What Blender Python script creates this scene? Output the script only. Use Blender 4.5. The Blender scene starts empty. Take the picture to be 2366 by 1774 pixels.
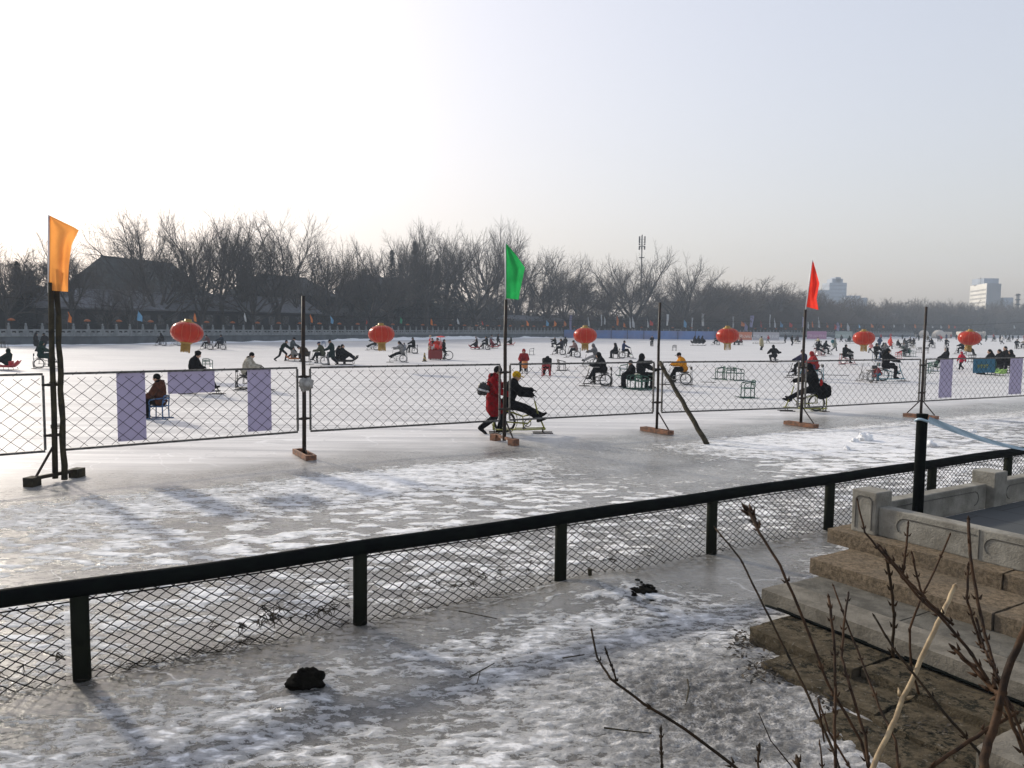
import bpy, bmesh, math, random
import numpy as np
from mathutils import Vector, Matrix, noise, Quaternion
V = Vector
RAD = math.radians
rng = random.Random(7)
scene = bpy.context.scene
COL = scene.collection

# ---------------------------------------------------------------- camera
F, CX, CY, H = 1800.0, 1183.0, 887.0, 2.65
TH, PH = math.atan(131.8/1800), 0.010
FW = V((0, math.cos(TH), -math.sin(TH)))
_r0, _u0 = V((1, 0, 0)), V((0, math.sin(TH), math.cos(TH)))
RT = _r0*math.cos(PH) + _u0*math.sin(PH)
UP = _u0*math.cos(PH) - _r0*math.sin(PH)
def ray(px, py): return FW*F + RT*(px-CX) - UP*(py-CY)
def gnd(px, py, z=0.0):
    d = ray(px, py); t = (z-H)/d.z
    return V((d.x*t, d.y*t, z))
def at(px, py, y):
    d = ray(px, py); t = y/d.y
    return V((d.x*t, y, H+d.z*t))
cam = bpy.data.cameras.new('camera'); co = bpy.data.objects.new('camera', cam); COL.objects.link(co)
cam.sensor_width = 36; cam.sensor_fit = 'HORIZONTAL'; cam.lens = F/2366*36
cam.clip_start = 0.05; cam.clip_end = 6000
M = Matrix.Identity(4)
for i in range(3):
    M[i][0] = RT[i]; M[i][1] = UP[i]; M[i][2] = -FW[i]
M[0][3], M[1][3], M[2][3] = 0, 0, H
co.matrix_world = M
scene.camera = co

# ---------------------------------------------------------------- light
EL, AZ = 23.0, -44.0          # sun elevation, azimuth from +Y towards +X
SUN_DIR = V((math.sin(RAD(AZ))*math.cos(RAD(EL)), math.cos(RAD(AZ))*math.cos(RAD(EL)), math.sin(RAD(EL))))
w = bpy.data.worlds.new('World'); scene.world = w; w.use_nodes = True
nt = w.node_tree; nt.nodes.clear()
sky = nt.nodes.new('ShaderNodeTexSky'); sky.sky_type = 'NISHITA'; sky.sun_disc = False
sky.sun_elevation = RAD(EL); sky.sun_rotation = RAD(AZ)
sky.air_density = 1.5; sky.dust_density = 3.8; sky.ozone_density = 2.5; sky.altitude = 50
bg = nt.nodes.new('ShaderNodeBackground'); bg.inputs[1].default_value = 0.15
wo = nt.nodes.new('ShaderNodeOutputWorld')
hs = nt.nodes.new('ShaderNodeHueSaturation'); hs.inputs['Saturation'].default_value = .78
ga = nt.nodes.new('ShaderNodeGamma'); ga.inputs[1].default_value = .5
nt.links.new(sky.outputs[0], hs.inputs['Color']); nt.links.new(hs.outputs[0], ga.inputs[0])
tint = nt.nodes.new('ShaderNodeMix'); tint.data_type = 'RGBA'; tint.blend_type = 'MULTIPLY'; tint.inputs[0].default_value = 1.0; tint.inputs[7].default_value = (1.43, 1.365, 1.43, 1)
nt.links.new(ga.outputs[0], tint.inputs[6]); nt.links.new(tint.outputs[2], bg.inputs[0]); nt.links.new(bg.outputs[0], wo.inputs[0])
sl = bpy.data.lights.new('sun', 'SUN'); sl.energy = 2.35; sl.angle = RAD(3.2); sl.color = (1, 0.91, 0.77)
so = bpy.data.objects.new('sun', sl); COL.objects.link(so)
so.rotation_euler = (-SUN_DIR).to_track_quat('-Z', 'Y').to_euler(); so.location = (-40, 40, 40)
scene.view_settings.view_transform = 'Standard'; scene.view_settings.look = 'None'
scene.view_settings.exposure = 1.0; scene.view_settings.gamma = 1.0

cy = scene.cycles
cy.max_bounces = 6; cy.diffuse_bounces = 3; cy.glossy_bounces = 3; cy.transmission_bounces = 4; cy.volume_bounces = 0; cy.transparent_max_bounces = 6
# ---------------------------------------------------------------- object helpers
def tag(o, label=None, cat=None, group=None, kind=None):
    if label: o['label'] = label
    if cat: o['category'] = cat
    if group: o['group'] = group
    if kind: o['kind'] = kind
    return o
def empty(name, loc=(0, 0, 0), rz=0.0):
    o = bpy.data.objects.new(name, None); COL.objects.link(o)
    o.location = loc; o.rotation_euler = (0, 0, rz); o.empty_display_size = 0.2
    return o
def link(name, me, parent=None):
    o = bpy.data.objects.new(name, me); COL.objects.link(o)
    if parent is not None: o.parent = parent
    return o
KIDS = {}
def children(o): return [c for c in KIDS.get(o.name, [])]
def copy_tree(o, parent=None):
    c = o.copy(); COL.objects.link(c); c.parent = parent
    if parent is not None: KIDS.setdefault(parent.name, []).append(c)
    for ch in list(KIDS.get(o.name, [])): copy_tree(ch, c)
    return c

class MB:
    """collects vertices and faces for one mesh"""
    def __init__(s): s.v = []; s.f = []; s.m = []; s.mi = 0
    def _add(s, vs, fs):
        b = len(s.v); s.v.extend(tuple(p) for p in vs)
        for f in fs: s.f.append(tuple(b+i for i in f)); s.m.append(s.mi)
    def box(s, c, size, rot=None):
        c = V(c); hx, hy, hz = size[0]/2, size[1]/2, size[2]/2
        vs = [V((x, y, z)) for z in (-hz, hz) for y in (-hy, hy) for x in (-hx, hx)]
        if rot is not None:
            if not isinstance(rot, Matrix): rot = Matrix.Rotation(rot, 3, 'Z')
            vs = [rot @ p for p in vs]
        s._add([c+p for p in vs], [(0, 2, 3, 1), (4, 5, 7, 6), (0, 1, 5, 4), (2, 6, 7, 3), (0, 4, 6, 2), (1, 3, 7, 5)])
        return s
    def bar(s, a, b, wd, ht, up=(0, 0, 1)):
        a, b = V(a), V(b); d = b-a; L = d.length; d.normalize(); u = V(up)
        if abs(d.dot(u)) > .98: u = V((1, 0, 0))
        sd = d.cross(u).normalized(); u = sd.cross(d)
        s.box((a+b)/2, (L, wd, ht), Matrix((d, sd, u)).transposed()); return s
    def tube(s, pts, r, n=8, cap=True, closed=False):
        pts = [V(p) for p in pts]; N = len(pts)
        rs = r if isinstance(r, (list, tuple)) else [r]*N
        vs = []; ref = None
        for i, p in enumerate(pts):
            if closed: t = pts[(i+1) % N]-pts[i-1]
            else: t = pts[min(i+1, N-1)]-pts[max(i-1, 0)]
            if t.length < 1e-9: t = V((0, 0, 1))
            t.normalize()
            if ref is None:
                ref = V((0, 0, 1)) if abs(t.z) < .9 else V((1, 0, 0))
                ref = (ref-t*ref.dot(t)).normalized()
            else:
                ref = ref-t*ref.dot(t)
                ref = ref.normalized() if ref.length > 1e-6 else t.orthogonal().normalized()
            bi = t.cross(ref)
            for k in range(n):
                a = 2*math.pi*k/n
                vs.append(p+(ref*math.cos(a)+bi*math.sin(a))*rs[i])
        fs = []
        for i in range(N if closed else N-1):
            j = (i+1) % N
            for k in range(n):
                fs.append((i*n+k, i*n+(k+1) % n, j*n+(k+1) % n, j*n+k))
        if cap and not closed:
            fs.append(tuple(range(n-1, -1, -1))); fs.append(tuple((N-1)*n+k for k in range(n)))
        s._add(vs, fs); return s
    def ell(s, c, r, nu=12, nv=8, rot=None):
        c = V(c); r = (r, r, r) if isinstance(r, (int, float)) else r
        vs = [V((0, 0, -r[2]))]
        for i in range(1, nv):
            t = -math.pi/2+math.pi*i/nv
            for k in range(nu):
                a = 2*math.pi*k/nu
                vs.append(V((r[0]*math.cos(t)*math.cos(a), r[1]*math.cos(t)*math.sin(a), r[2]*math.sin(t))))
        vs.append(V((0, 0, r[2])))
        if rot is not None: vs = [rot @ p for p in vs]
        fs = [(0, 1+(k+1) % nu, 1+k) for k in range(nu)]
        for i in range(nv-2):
            for k in range(nu):
                a = 1+i*nu; fs.append((a+k, a+(k+1) % nu, a+nu+(k+1) % nu, a+nu+k))
        T = len(vs)-1; a = 1+(nv-2)*nu
        fs += [(a+k, a+(k+1) % nu, T) for k in range(nu)]
        s._add([c+p for p in vs], fs); return s
    def lathe(s, prof, c=(0, 0, 0), n=16, cap=True):
        c = V(c); vs = []; N = len(prof)
        for r, z in prof:
            for k in range(n):
                a = 2*math.pi*k/n; vs.append(c+V((r*math.cos(a), r*math.sin(a), z)))
        fs = [(i*n+k, i*n+(k+1) % n, (i+1)*n+(k+1) % n, (i+1)*n+k) for i in range(N-1) for k in range(n)]
        if cap: fs.append(tuple(range(n-1, -1, -1))); fs.append(tuple((N-1)*n+k for k in range(n)))
        s._add(vs, fs); return s
    def prism(s, poly, z0, z1):
        n = len(poly)
        vs = [V((p[0], p[1], z0)) for p in poly]+[V((p[0], p[1], z1)) for p in poly]
        fs = [tuple(range(n-1, -1, -1)), tuple(range(n, 2*n))]+[(i, (i+1) % n, n+(i+1) % n, n+i) for i in range(n)]
        s._add(vs, fs); return s
    def grid(s, P):
        """P: rows of points"""
        R_, C_ = len(P), len(P[0])
        s._add([p for row in P for p in row],
               [(i*C_+j, i*C_+j+1, (i+1)*C_+j+1, (i+1)*C_+j) for i in range(R_-1) for j in range(C_-1)]); return s
    def mesh(s, name, mats, smooth=False):
        me = bpy.data.meshes.new(name); me.from_pydata(s.v, [], s.f)
        for m in (mats if isinstance(mats, (list, tuple)) else [mats]): me.materials.append(m)
        if len(me.materials) > 1: me.polygons.foreach_set('material_index', s.m)
        if smooth: me.polygons.foreach_set('use_smooth', [True]*len(s.f))
        me.update(); return me
    def build(s, name, mats, parent=None, smooth=False):
        o = link(name, s.mesh(name, mats, smooth), parent)
        if parent is not None: KIDS.setdefault(parent.name, []).append(o)
        return o
def auto_smooth(o, ang=40):
    me = o.data
    me.polygons.foreach_set('use_smooth', [True]*len(me.polygons))
    try: me.set_sharp_from_angle(angle=RAD(ang))
    except Exception: pass
    return o

# ---------------------------------------------------------------- materials
def nodes(name):
    m = bpy.data.materials.new(name); m.use_nodes = True
    t = m.node_tree; b = t.nodes['Principled BSDF']
    return m, t, b
def N(t, typ, **kw):
    n = t.nodes.new(typ)
    for k, v in kw.items():
        if k.startswith('i_'): n.inputs[int(k[2:]) if k[2:].isdigit() else k[2:]].default_value = v
        else: setattr(n, k, v)
    return n
def math_n(t, op, a, b=None, clamp=False):
    n = t.nodes.new('ShaderNodeMath'); n.operation = op; n.use_clamp = clamp
    for i, x in enumerate((a, b)):
        if x is None: continue
        if isinstance(x, (int, float)): n.inputs[i].default_value = x
        else: t.links.new(x, n.inputs[i])
    return n.outputs[0]
def smooth_n(t, x, lo, hi):
    n = t.nodes.new('ShaderNodeMapRange'); n.interpolation_type = 'SMOOTHSTEP'
    t.links.new(x, n.inputs[0])
    n.inputs[1].default_value = lo; n.inputs[2].default_value = hi
    return n.outputs[0]
def noise_n(t, vec, scale, detail=4, rough=.55, dist=0.0):
    n = t.nodes.new('ShaderNodeTexNoise'); n.inputs['Scale'].default_value = scale
    n.inputs['Detail'].default_value = detail; n.inputs['Roughness'].default_value = rough
    n.inputs['Distortion'].default_value = dist
    if vec is not None: t.links.new(vec, n.inputs['Vector'])
    return n.outputs['Fac']
def mixc(t, fac, a, b):
    n = t.nodes.new('ShaderNodeMix'); n.data_type = 'RGBA'
    for i, x in ((0, fac), (6, a), (7, b)):
        if isinstance(x, (int, float)): n.inputs[i].default_value = x
        elif isinstance(x, tuple): n.inputs[i].default_value = x if len(x) == 4 else (*x, 1)
        else: t.links.new(x, n.inputs[i])
    return n.outputs[2]
def mixf(t, fac, a, b):
    n = t.nodes.new('ShaderNodeMix'); n.data_type = 'FLOAT'
    for i, x in ((0, fac), (2, a), (3, b)):
        if isinstance(x, (int, float)): n.inputs[i].default_value = x
        else: t.links.new(x, n.inputs[i])
    return n.outputs[0]
def bump(t, b, h, strength=.3, dist=.02):
    n = t.nodes.new('ShaderNodeBump'); n.inputs['Strength'].default_value = strength; n.inputs['Distance'].default_value = dist
    t.links.new(h, n.inputs['Height']); t.links.new(n.outputs[0], b.inputs['Normal']); return n
def mat(name, c, rough=.6, var=.25, scale=8.0, metal=0.0, c2=None, bmp=0.0, bscale=None, spec=.5, coord='Object', detail=5, lo=.35, hi=.65):
    m, t, b = nodes(name)
    tc = N(t, 'ShaderNodeTexCoord'); v = tc.outputs[coord]
    f = smooth_n(t, noise_n(t, v, scale, detail, .6), lo, hi)
    a = tuple(x*(1-var) for x in c) if c2 is None else c2
    t.links.new(mixc(t, f, a, tuple(min(1, x*(1+var*.6)) for x in c) if c2 is None else c), b.inputs['Base Color'])
    b.inputs['Roughness'].default_value = rough; b.inputs['Metallic'].default_value = metal
    b.inputs['Specular IOR Level'].default_value = spec
    if bmp: bump(t, b, noise_n(t, v, bscale or scale*4, 6, .7), bmp, .03 if bmp >= .5 else .012)
    return m
_cm = {}
def cloth(c, rough=.85):
    k = ('cloth', tuple(round(x, 3) for x in c))
    if k not in _cm: _cm[k] = mat('fabric', c, rough, .3, 9, bmp=.25, bscale=30, spec=.02)
    return _cm[k]
def translucent(name, c, amt=.5, var=.12, rough=.7, scale=3, c2=None):
    m, t, b = nodes(name)
    tc = N(t, 'ShaderNodeTexCoord')
    f = smooth_n(t, noise_n(t, tc.outputs['Object'], scale, 4), .3, .7)
    col = mixc(t, f, c2 or tuple(x*(1-var) for x in c), c)
    t.links.new(col, b.inputs['Base Color']); b.inputs['Roughness'].default_value = rough
    b.inputs['Specular IOR Level'].default_value = .25
    tr = N(t, 'ShaderNodeBsdfTranslucent'); t.links.new(col, tr.inputs[0])
    mx = N(t, 'ShaderNodeMixShader'); mx.inputs[0].default_value = amt
    t.links.new(b.outputs[0], mx.inputs[1]); t.links.new(tr.outputs[0], mx.inputs[2])
    t.links.new(mx.outputs[0], t.nodes['Material Output'].inputs[0]); return m
black_paint = mat('black_paint', (.003, .0037, .004), .7, .4, 6, bmp=.12, bscale=25, c2=(.005, .007, .006), spec=.015)
rail_post_paint = mat('worn_dark_green_paint', (.0035, .0042, .0040), .6, .3, 5, c2=(.013, .015, .010), bmp=.2, lo=.52, hi=.85, spec=.01)
wire_dark = mat('dark_wire', (.004, .004, .004), .9, .3, 12, spec=0.0)
steel_grey = mat('grey_painted_steel', (.12, .12, .115), .5, .35, 14, metal=.2, c2=(.035, .03, .028))
wire_steel = mat('rusty_wire', (.014, .012, .010), .6, .3, 20, spec=.15)
dark_steel = mat('dark_steel', (.014, .012, .010), .6, .4, 10, c2=(.035, .02, .012), spec=.25)
rust_wood = mat('brown_wood', (.26, .11, .05), .75, .35, 9, c2=(.10, .05, .03), bmp=.3)
dark_wood = mat('dark_bark_wood', (.05, .041, .022), .85, .4, 7, c2=(.02, .017, .011), bmp=.5, spec=.2)
# ================================================================ the frozen lake
RN = V((-.5248, .8512, 0)); RD = V((.8512, .5248, 0)); ED = V((.527, -.855, 0))
R0 = V((-3.184, 5.628, 0))
def uw(u, w_, z=0.0): return V((.527*u+.855*w_, -.855*u+.527*w_, z))   # u along the steps, w along the railing
def ice_material():
    m, t, b = nodes('lake_ice')
    tc = N(t, 'ShaderNodeTexCoord'); P = tc.outputs['Object']
    def dot(vec, off):
        n = t.nodes.new('ShaderNodeVectorMath'); n.operation = 'DOT_PRODUCT'; t.links.new(P, n.inputs[0]); n.inputs[1].default_value = vec
        return math_n(t, 'ADD', n.outputs['Value'], off)
    v = dot((-.5248, .8512, 0), -6.462)
    u = dot((.855, .527, 0), 0.0)
    def blob(px, py, r):
        g = gnd(px, py)
        n = t.nodes.new('ShaderNodeVectorMath'); n.operation = 'DISTANCE'; t.links.new(P, n.inputs[0]); n.inputs[1].default_value = g
        return math_n(t, 'SUBTRACT', 1.0, smooth_n(t, n.outputs['Value'], 0, r))
    # streaks follow the railing: compress along it
    mp = N(t, 'ShaderNodeMapping'); mp.inputs['Rotation'].default_value = (0, 0, -RAD(8)); mp.inputs['Scale'].default_value = (.75, 1.5, 1)
    t.links.new(P, mp.inputs[0]); Q = mp.outputs[0]
    nA = noise_n(t, Q, 2.9, 9, .60, .35)
    nB = noise_n(t, Q, 9.5, 9, .70, .25)
    nC = noise_n(t, P, .42, 3, .5)
    vo = N(t, 'ShaderNodeTexVoronoi'); vo.feature = 'SMOOTH_F1'; vo.inputs['Scale'].default_value = 3.8; vo.inputs['Smoothness'].default_value = .5
    wq = N(t, 'ShaderNodeTexNoise'); wq.inputs['Scale'].default_value = 3.0; wq.inputs['Detail'].default_value = 3; t.links.new(Q, wq.inputs['Vector'])
    wa = N(t, 'ShaderNodeVectorMath'); wa.operation = 'MULTIPLY_ADD'; t.links.new(wq.outputs['Color'], wa.inputs[0]); wa.inputs[1].default_value = (.55, .55, 0); t.links.new(Q, wa.inputs[2]); t.links.new(wa.outputs[0], vo.inputs['Vector'])
    flake = math_n(t, 'SUBTRACT', .82, vo.outputs['Distance'])
    zone = math_n(t, 'MULTIPLY', smooth_n(t, v, -.1, .5), math_n(t, 'SUBTRACT', 1.0, smooth_n(t, v, 3.5, 6.5)))
    mixn = math_n(t, 'ADD', math_n(t, 'ADD', math_n(t, 'MULTIPLY', nA, .35), math_n(t, 'MULTIPLY', nB, .55)), math_n(t, 'MULTIPLY', nC, .10))
    mixn = mixf(t, math_n(t, 'MULTIPLY', zone, .33), mixn, flake)
    # snow cover by zone across the railing
    rp = N(t, 'ShaderNodeValToRGB'); rp.color_ramp.interpolation = 'LINEAR'
    vs = math_n(t, 'DIVIDE', math_n(t, 'ADD', v, 8.0), 20.0)
    t.links.new(vs, rp.inputs[0])
    stops = [(-8, .545), (-2.5, .545), (-1.0, .53), (-.25, .43), (.1, .47), (.5, .56), (4.6, .56), (5.6, .56), (6.6, .53), (7.3, .38), (8.6, .30), (12, .30)]
    e = rp.color_ramp.elements
    while len(e) < len(stops): e.new(.5)
    for k, (p, c) in enumerate(stops): e[k].position = (p+8)/20; e[k].color = (c, c, c, 1)
    bias = rp.outputs[0]
    bl = math_n(t, 'MULTIPLY', blob(1540, 1085, 3.6), -.13)
    bl = math_n(t, 'ADD', bl, math_n(t, 'MULTIPLY', blob(1400, 1050, 2.2), -.10))
    bl = math_n(t, 'ADD', bl, math_n(t, 'MULTIPLY', blob(1690, 1320, 1.5), -.16))
    bl = math_n(t, 'ADD', bl, math_n(t, 'MULTIPLY', blob(1640, 1240, 1.4), -.06))
    bl = math_n(t, 'ADD', bl, math_n(t, 'MULTIPLY', blob(1640, 1640, 1.5), .05))
    bl = math_n(t, 'ADD', bl, math_n(t, 'MULTIPLY', blob(2050, 1040, 6.0), .075))
    bl = math_n(t, 'ADD', bl, math_n(t, 'MULTIPLY', blob(900, 1085, 3.5), .05))
    bl = math_n(t, 'ADD', bl, math_n(t, 'MULTIPLY', blob(900, 1640, 1.0), -.05))
    s_in = math_n(t, 'SUBTRACT', math_n(t, 'ADD', math_n(t, 'ADD', mixn, bias), bl), 1.0)
    front = math_n(t, 'SUBTRACT', 1.0, smooth_n(t, v, -.6, .3))
    snow = math_n(t, 'MULTIPLY', smooth_n(t, s_in, -.004, .013), mixf(t, front, 1.0, mixf(t, smooth_n(t, nB, .42, .55), .75, 1.0)))
    snow_soft = smooth_n(t, s_in, -.05, .10)
    rink = smooth_n(t, math_n(t, 'ADD', v, math_n(t, 'MULTIPLY', math_n(t, 'SUBTRACT', nC, .5), 3.0)), 7.7, 10.2)
    # grey lake ice with cloudy parts
    cl = smooth_n(t, noise_n(t, P, .9, 6, .6, .4), .35, .7)
    ice = mixc(t, cl, (.17, .168, .16), (.265, .262, .252))
    # dirty ice next to the railing
    dirty = math_n(t, 'MULTIPLY', math_n(t, 'SUBTRACT', 1.0, smooth_n(t, math_n(t, 'ABSOLUTE', math_n(t, 'ADD', v, .12)), .02, .42)), smooth_n(t, nB, .35, .62))
    ice = mixc(t, math_n(t, 'MULTIPLY', dirty, .85), ice, (.07, .062, .045))
    vc = N(t, 'ShaderNodeTexVoronoi'); vc.feature = 'DISTANCE_TO_EDGE'; vc.inputs['Scale'].default_value = .42
    wc = N(t, 'ShaderNodeTexNoise'); wc.inputs['Scale'].default_value = 1.3; wc.inputs['Detail'].default_value = 5; t.links.new(P, wc.inputs['Vector'])
    wv_ = N(t, 'ShaderNodeVectorMath'); wv_.operation = 'MULTIPLY_ADD'; t.links.new(wc.outputs['Color'], wv_.inputs[0]); wv_.inputs[1].default_value = (.7, .7, 0); t.links.new(P, wv_.inputs[2]); t.links.new(wv_.outputs[0], vc.inputs['Vector'])
    crack = math_n(t, 'MULTIPLY', math_n(t, 'SUBTRACT', 1.0, smooth_n(t, vc.outputs['Distance'], .0005, .0045)), smooth_n(t, nC, .40, .58))
    ice = mixc(t, math_n(t, 'MULTIPLY', crack, .6), ice, (.55, .56, .57))
    speck = smooth_n(t, noise_n(t, P, 26, 3, .7), .70, .74)
    ice = mixc(t, math_n(t, 'MULTIPLY', speck, .35), ice, (.06, .055, .05))
    snowc = mixc(t, smooth_n(t, noise_n(t, P, 9, 5, .6), .3, .7), (.66, .67, .68), (.86, .86, .86))
    grn = smooth_n(t, noise_n(t, P, 60, 3, .7), .36, .58)
    snowc = mixc(t, blob(1640, 1640, 1.9), snowc, mixc(t, math_n(t, 'MULTIPLY', grn, smooth_n(t, noise_n(t, P, 11, 5, .65), .38, .6)), (.12, .118, .115), (.52, .515, .51)))
    # scraped white rink ice: long fine scratches in two directions
    def scratch(rot, sx, sy, sc):
        k = N(t, 'ShaderNodeMapping'); k.inputs['Rotation'].default_value = (0, 0, RAD(rot)); k.inputs['Scale'].default_value = (sx, sy, 1)
        t.links.new(P, k.inputs[0]); return noise_n(t, k.outputs[0], sc, 6, .62, .2)
    s1, s2 = scratch(6, .12, 2.2, 1.0), scratch(-24, .10, 3.0, 1.3)
    sc = math_n(t, 'ADD', math_n(t, 'MULTIPLY', s1, .6), math_n(t, 'MULTIPLY', s2, .4))
    rc = mixc(t, smooth_n(t, sc, .34, .62), (.34, .34, .345), (.64, .63, .62))
    rc = mixc(t, math_n(t, 'MULTIPLY', smooth_n(t, noise_n(t, P, .07, 4, .6), .52, .66), .28), rc, (.46, .46, .47))
    for sc_, ds_, wd_, cc_ in ((.30, 1.6, .010, (.34, .34, .35)), (.55, 1.0, .012, (.82, .82, .82)), (.9, 2.0, .012, (.38, .38, .38))):
        ln = math_n(t, 'SUBTRACT', 1.0, smooth_n(t, math_n(t, 'ABSOLUTE', math_n(t, 'SUBTRACT', noise_n(t, P, sc_, 1.5, .4, ds_), .5)), .001, wd_*.6))
        rc = mixc(t, math_n(t, 'MULTIPLY', ln, .35), rc, cc_)
    chip = smooth_n(t, noise_n(t, P, 3.2, 3, .8), .74, .77)
    rc = mixc(t, math_n(t, 'MULTIPLY', chip, .25), rc, (.3, .29, .28))
    base = mixc(t, rink, ice, rc)
    base = mixc(t, snow, base, snowc)
    t.links.new(base, b.inputs['Base Color'])
    r_ice = mixf(t, smooth_n(t, nB, .35, .65), .20, .40)
    r = mixf(t, rink, r_ice, mixf(t, smooth_n(t, sc, .35, .6), .34, .55))
    t.links.new(mixf(t, snow, r, .9), b.inputs['Roughness'])
    t.links.new(mixf(t, snow, mixf(t, rink, .5, .35), .15), b.inputs['Specular IOR Level'])
    b.inputs['IOR'].default_value = 1.31
    t.links.new(math_n(t, 'MULTIPLY', math_n(t, 'SUBTRACT', 1.0, rink), math_n(t, 'SUBTRACT', .95, math_n(t, 'MULTIPLY', snow, .85))), b.inputs['Subsurface Weight'])
    b.inputs['Subsurface Radius'].default_value = (.9, 1.0, 1.1); b.inputs['Subsurface Scale'].default_value = .45
    # relief
    h_ice = math_n(t, 'ADD', math_n(t, 'MULTIPLY', noise_n(t, P, 5.5, 6, .6), .25), math_n(t, 'MULTIPLY', noise_n(t, P, 34, 4, .6), .07))
    h_snow = math_n(t, 'ADD', .35, math_n(t, 'ADD', math_n(t, 'MULTIPLY', nB, .6), math_n(t, 'MULTIPLY', noise_n(t, P, 48, 4, .75), .42)))
    h_r = math_n(t, 'MULTIPLY', sc, .06)
    hh = mixf(t, rink, h_ice, h_r)
    hh = mixf(t, snow_soft, hh, math_n(t, 'ADD', h_snow, .15))
    bm = bump(t, b, hh, .75, .030)
    # real relief close to the shore
    near = math_n(t, 'SUBTRACT', 1.0, smooth_n(t, v, 6.0, 8.2))
    crust = blob(1640, 1640, 1.8)
    lump = smooth_n(t, noise_n(t, P, 13, 6, .68, .3), .36, .68)
    amp = math_n(t, 'ADD', math_n(t, 'MULTIPLY', snow_soft, .016), math_n(t, 'MULTIPLY', math_n(t, 'MULTIPLY', crust, lump), .034))
    dn = N(t, 'ShaderNodeDisplacement'); dn.inputs['Midlevel'].default_value = 0.0; dn.inputs['Scale'].default_value = 1.0
    t.links.new(math_n(t, 'MULTIPLY', near, amp), dn.inputs['Height'])
    t.links.new(dn.outputs[0], t.nodes['Material Output'].inputs['Displacement'])
    m.displacement_method = 'BOTH'
    return m
def graded(lo, hi, step, far_lo, far_hi, g=1.35):
    mid = list(np.arange(lo, hi+1e-6, step)); a, b_ = [], []
    s, x = step, lo
    while x > far_lo: s *= g; x -= s; a.append(max(x, far_lo))
    s, x = step, hi
    while x < far_hi: s *= g; x += s; b_.append(min(x, far_hi))
    return a[::-1]+mid+b_
gx = graded(-4.2, 4.4, .03, -420, 620); gy = graded(3.6, 8.6, .03, -14, 640)
nx, ny = len(gx), len(gy)
X, Y = np.meshgrid(np.array(gx), np.array(gy))
Z = np.zeros_like(X)
def bump_at(px, py, r, h):
    global Z
    g = gnd(px, py); Z = Z + h*np.exp(-((X-g.x)**2+(Y-g.y)**2)/(r*r))
bump_at(1420, 1362, .42, .10); bump_at(1350, 1385, .5, .06); bump_at(1500, 1400, .4, .04)
bump_at(708, 1600, .30, .045)
co_ = np.stack([X.ravel(), Y.ravel(), Z.ravel()], 1)
idx = np.arange(nx*ny).reshape(ny, nx)
q = np.stack([idx[:-1, :-1].ravel(), idx[:-1, 1:].ravel(), idx[1:, 1:].ravel(), idx[1:, :-1].ravel()], 1)
me = bpy.data.meshes.new('frozen_lake'); me.vertices.add(len(co_)); me.vertices.foreach_set('co', co_.ravel().astype(np.float32))
me.loops.add(q.size); me.loops.foreach_set('vertex_index', q.ravel().astype(np.int32))
me.polygons.add(len(q)); me.polygons.foreach_set('loop_start', np.arange(0, q.size, 4, dtype=np.int32))
me.update(calc_edges=True); me.polygons.foreach_set('use_smooth', [True]*len(q))
me.materials.append(ice_material())
tag(link('frozen_lake', me), kind='structure')

# ================================================================ black railing along the near ice
rail_posts = [R0 + RD*(2.177*k+(.2 if k > 4 else 0)) for k in range(-1, 8)]
rl = empty('railing'); tag(rl, 'low black pipe railing with diamond wire mesh frozen into the near ice', 'railing')
def rel(p, o): return V(p)-o.location
a_, b_ = rail_posts[0]-RD*1.2, rail_posts[-1]+RD*2
mb = MB()
pts = [a_+(b_-a_)*(k/40)+V((0, 0, .685+.04*max(0, 1-k/8)+.005*math.sin(k*1.3))) for k in range(41)]
mb.tube(pts, .067, 14); mb.build('top_rail', black_paint, rl, True)
for i, p in enumerate(rail_posts):
    mb = MB(); mb.tube([p+V((.004*math.sin(i*2), 0, -.05)), p+V((0, 0, .3)), p+V((0, 0, .64))], .063, 14); mb.build('post', rail_post_paint, rl, True)
def mesh_panel(p, d, L, z0, z1, dx, dz, r, wob=.004, n=4):
    """crossing wires clipped to the panel, each a thin tube"""
    mb = MB(); slope = dz/dx; hgt = z1-z0
    k = -int(hgt/dz)-1
    while k*dx < L+dx:
        for sg in (1, -1):
            s0 = k*dx
            pts = []
            steps = int(hgt/(dz/2))+1
            for j in range(steps+1):
                z = z0+min(hgt, j*dz/2); s = s0+(z-z0)/slope
                if sg < 0: s = s0+hgt/slope-(z-z0)/slope
                if -1e-6 <= s <= L+1e-6:
                    off = wob*rng.uniform(-1, 1)
                    pts.append(p+d*(s+off)+V((0, 0, z+rng.uniform(-wob, wob)))+RN*(r*(1 if j % 2 else -1)*sg))
            if len(pts) > 1: mb.tube(pts, r, n, cap=False)
        k += 1
    return mb
for i in range(len(rail_posts)-1):
    mb = mesh_panel(rail_posts[i]+RD*.06, RD, (rail_posts[i+1]-rail_posts[i]).length-.12, -.02, .625, .112, .076, .0042)
    mb.tube([rail_posts[i]+RD*.06+V((0, 0, .6)), rail_posts[i+1]-RD*.06+V((0, 0, .6))], .006, 6)
    mb.build('wire_mesh', wire_dark, rl)
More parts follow.
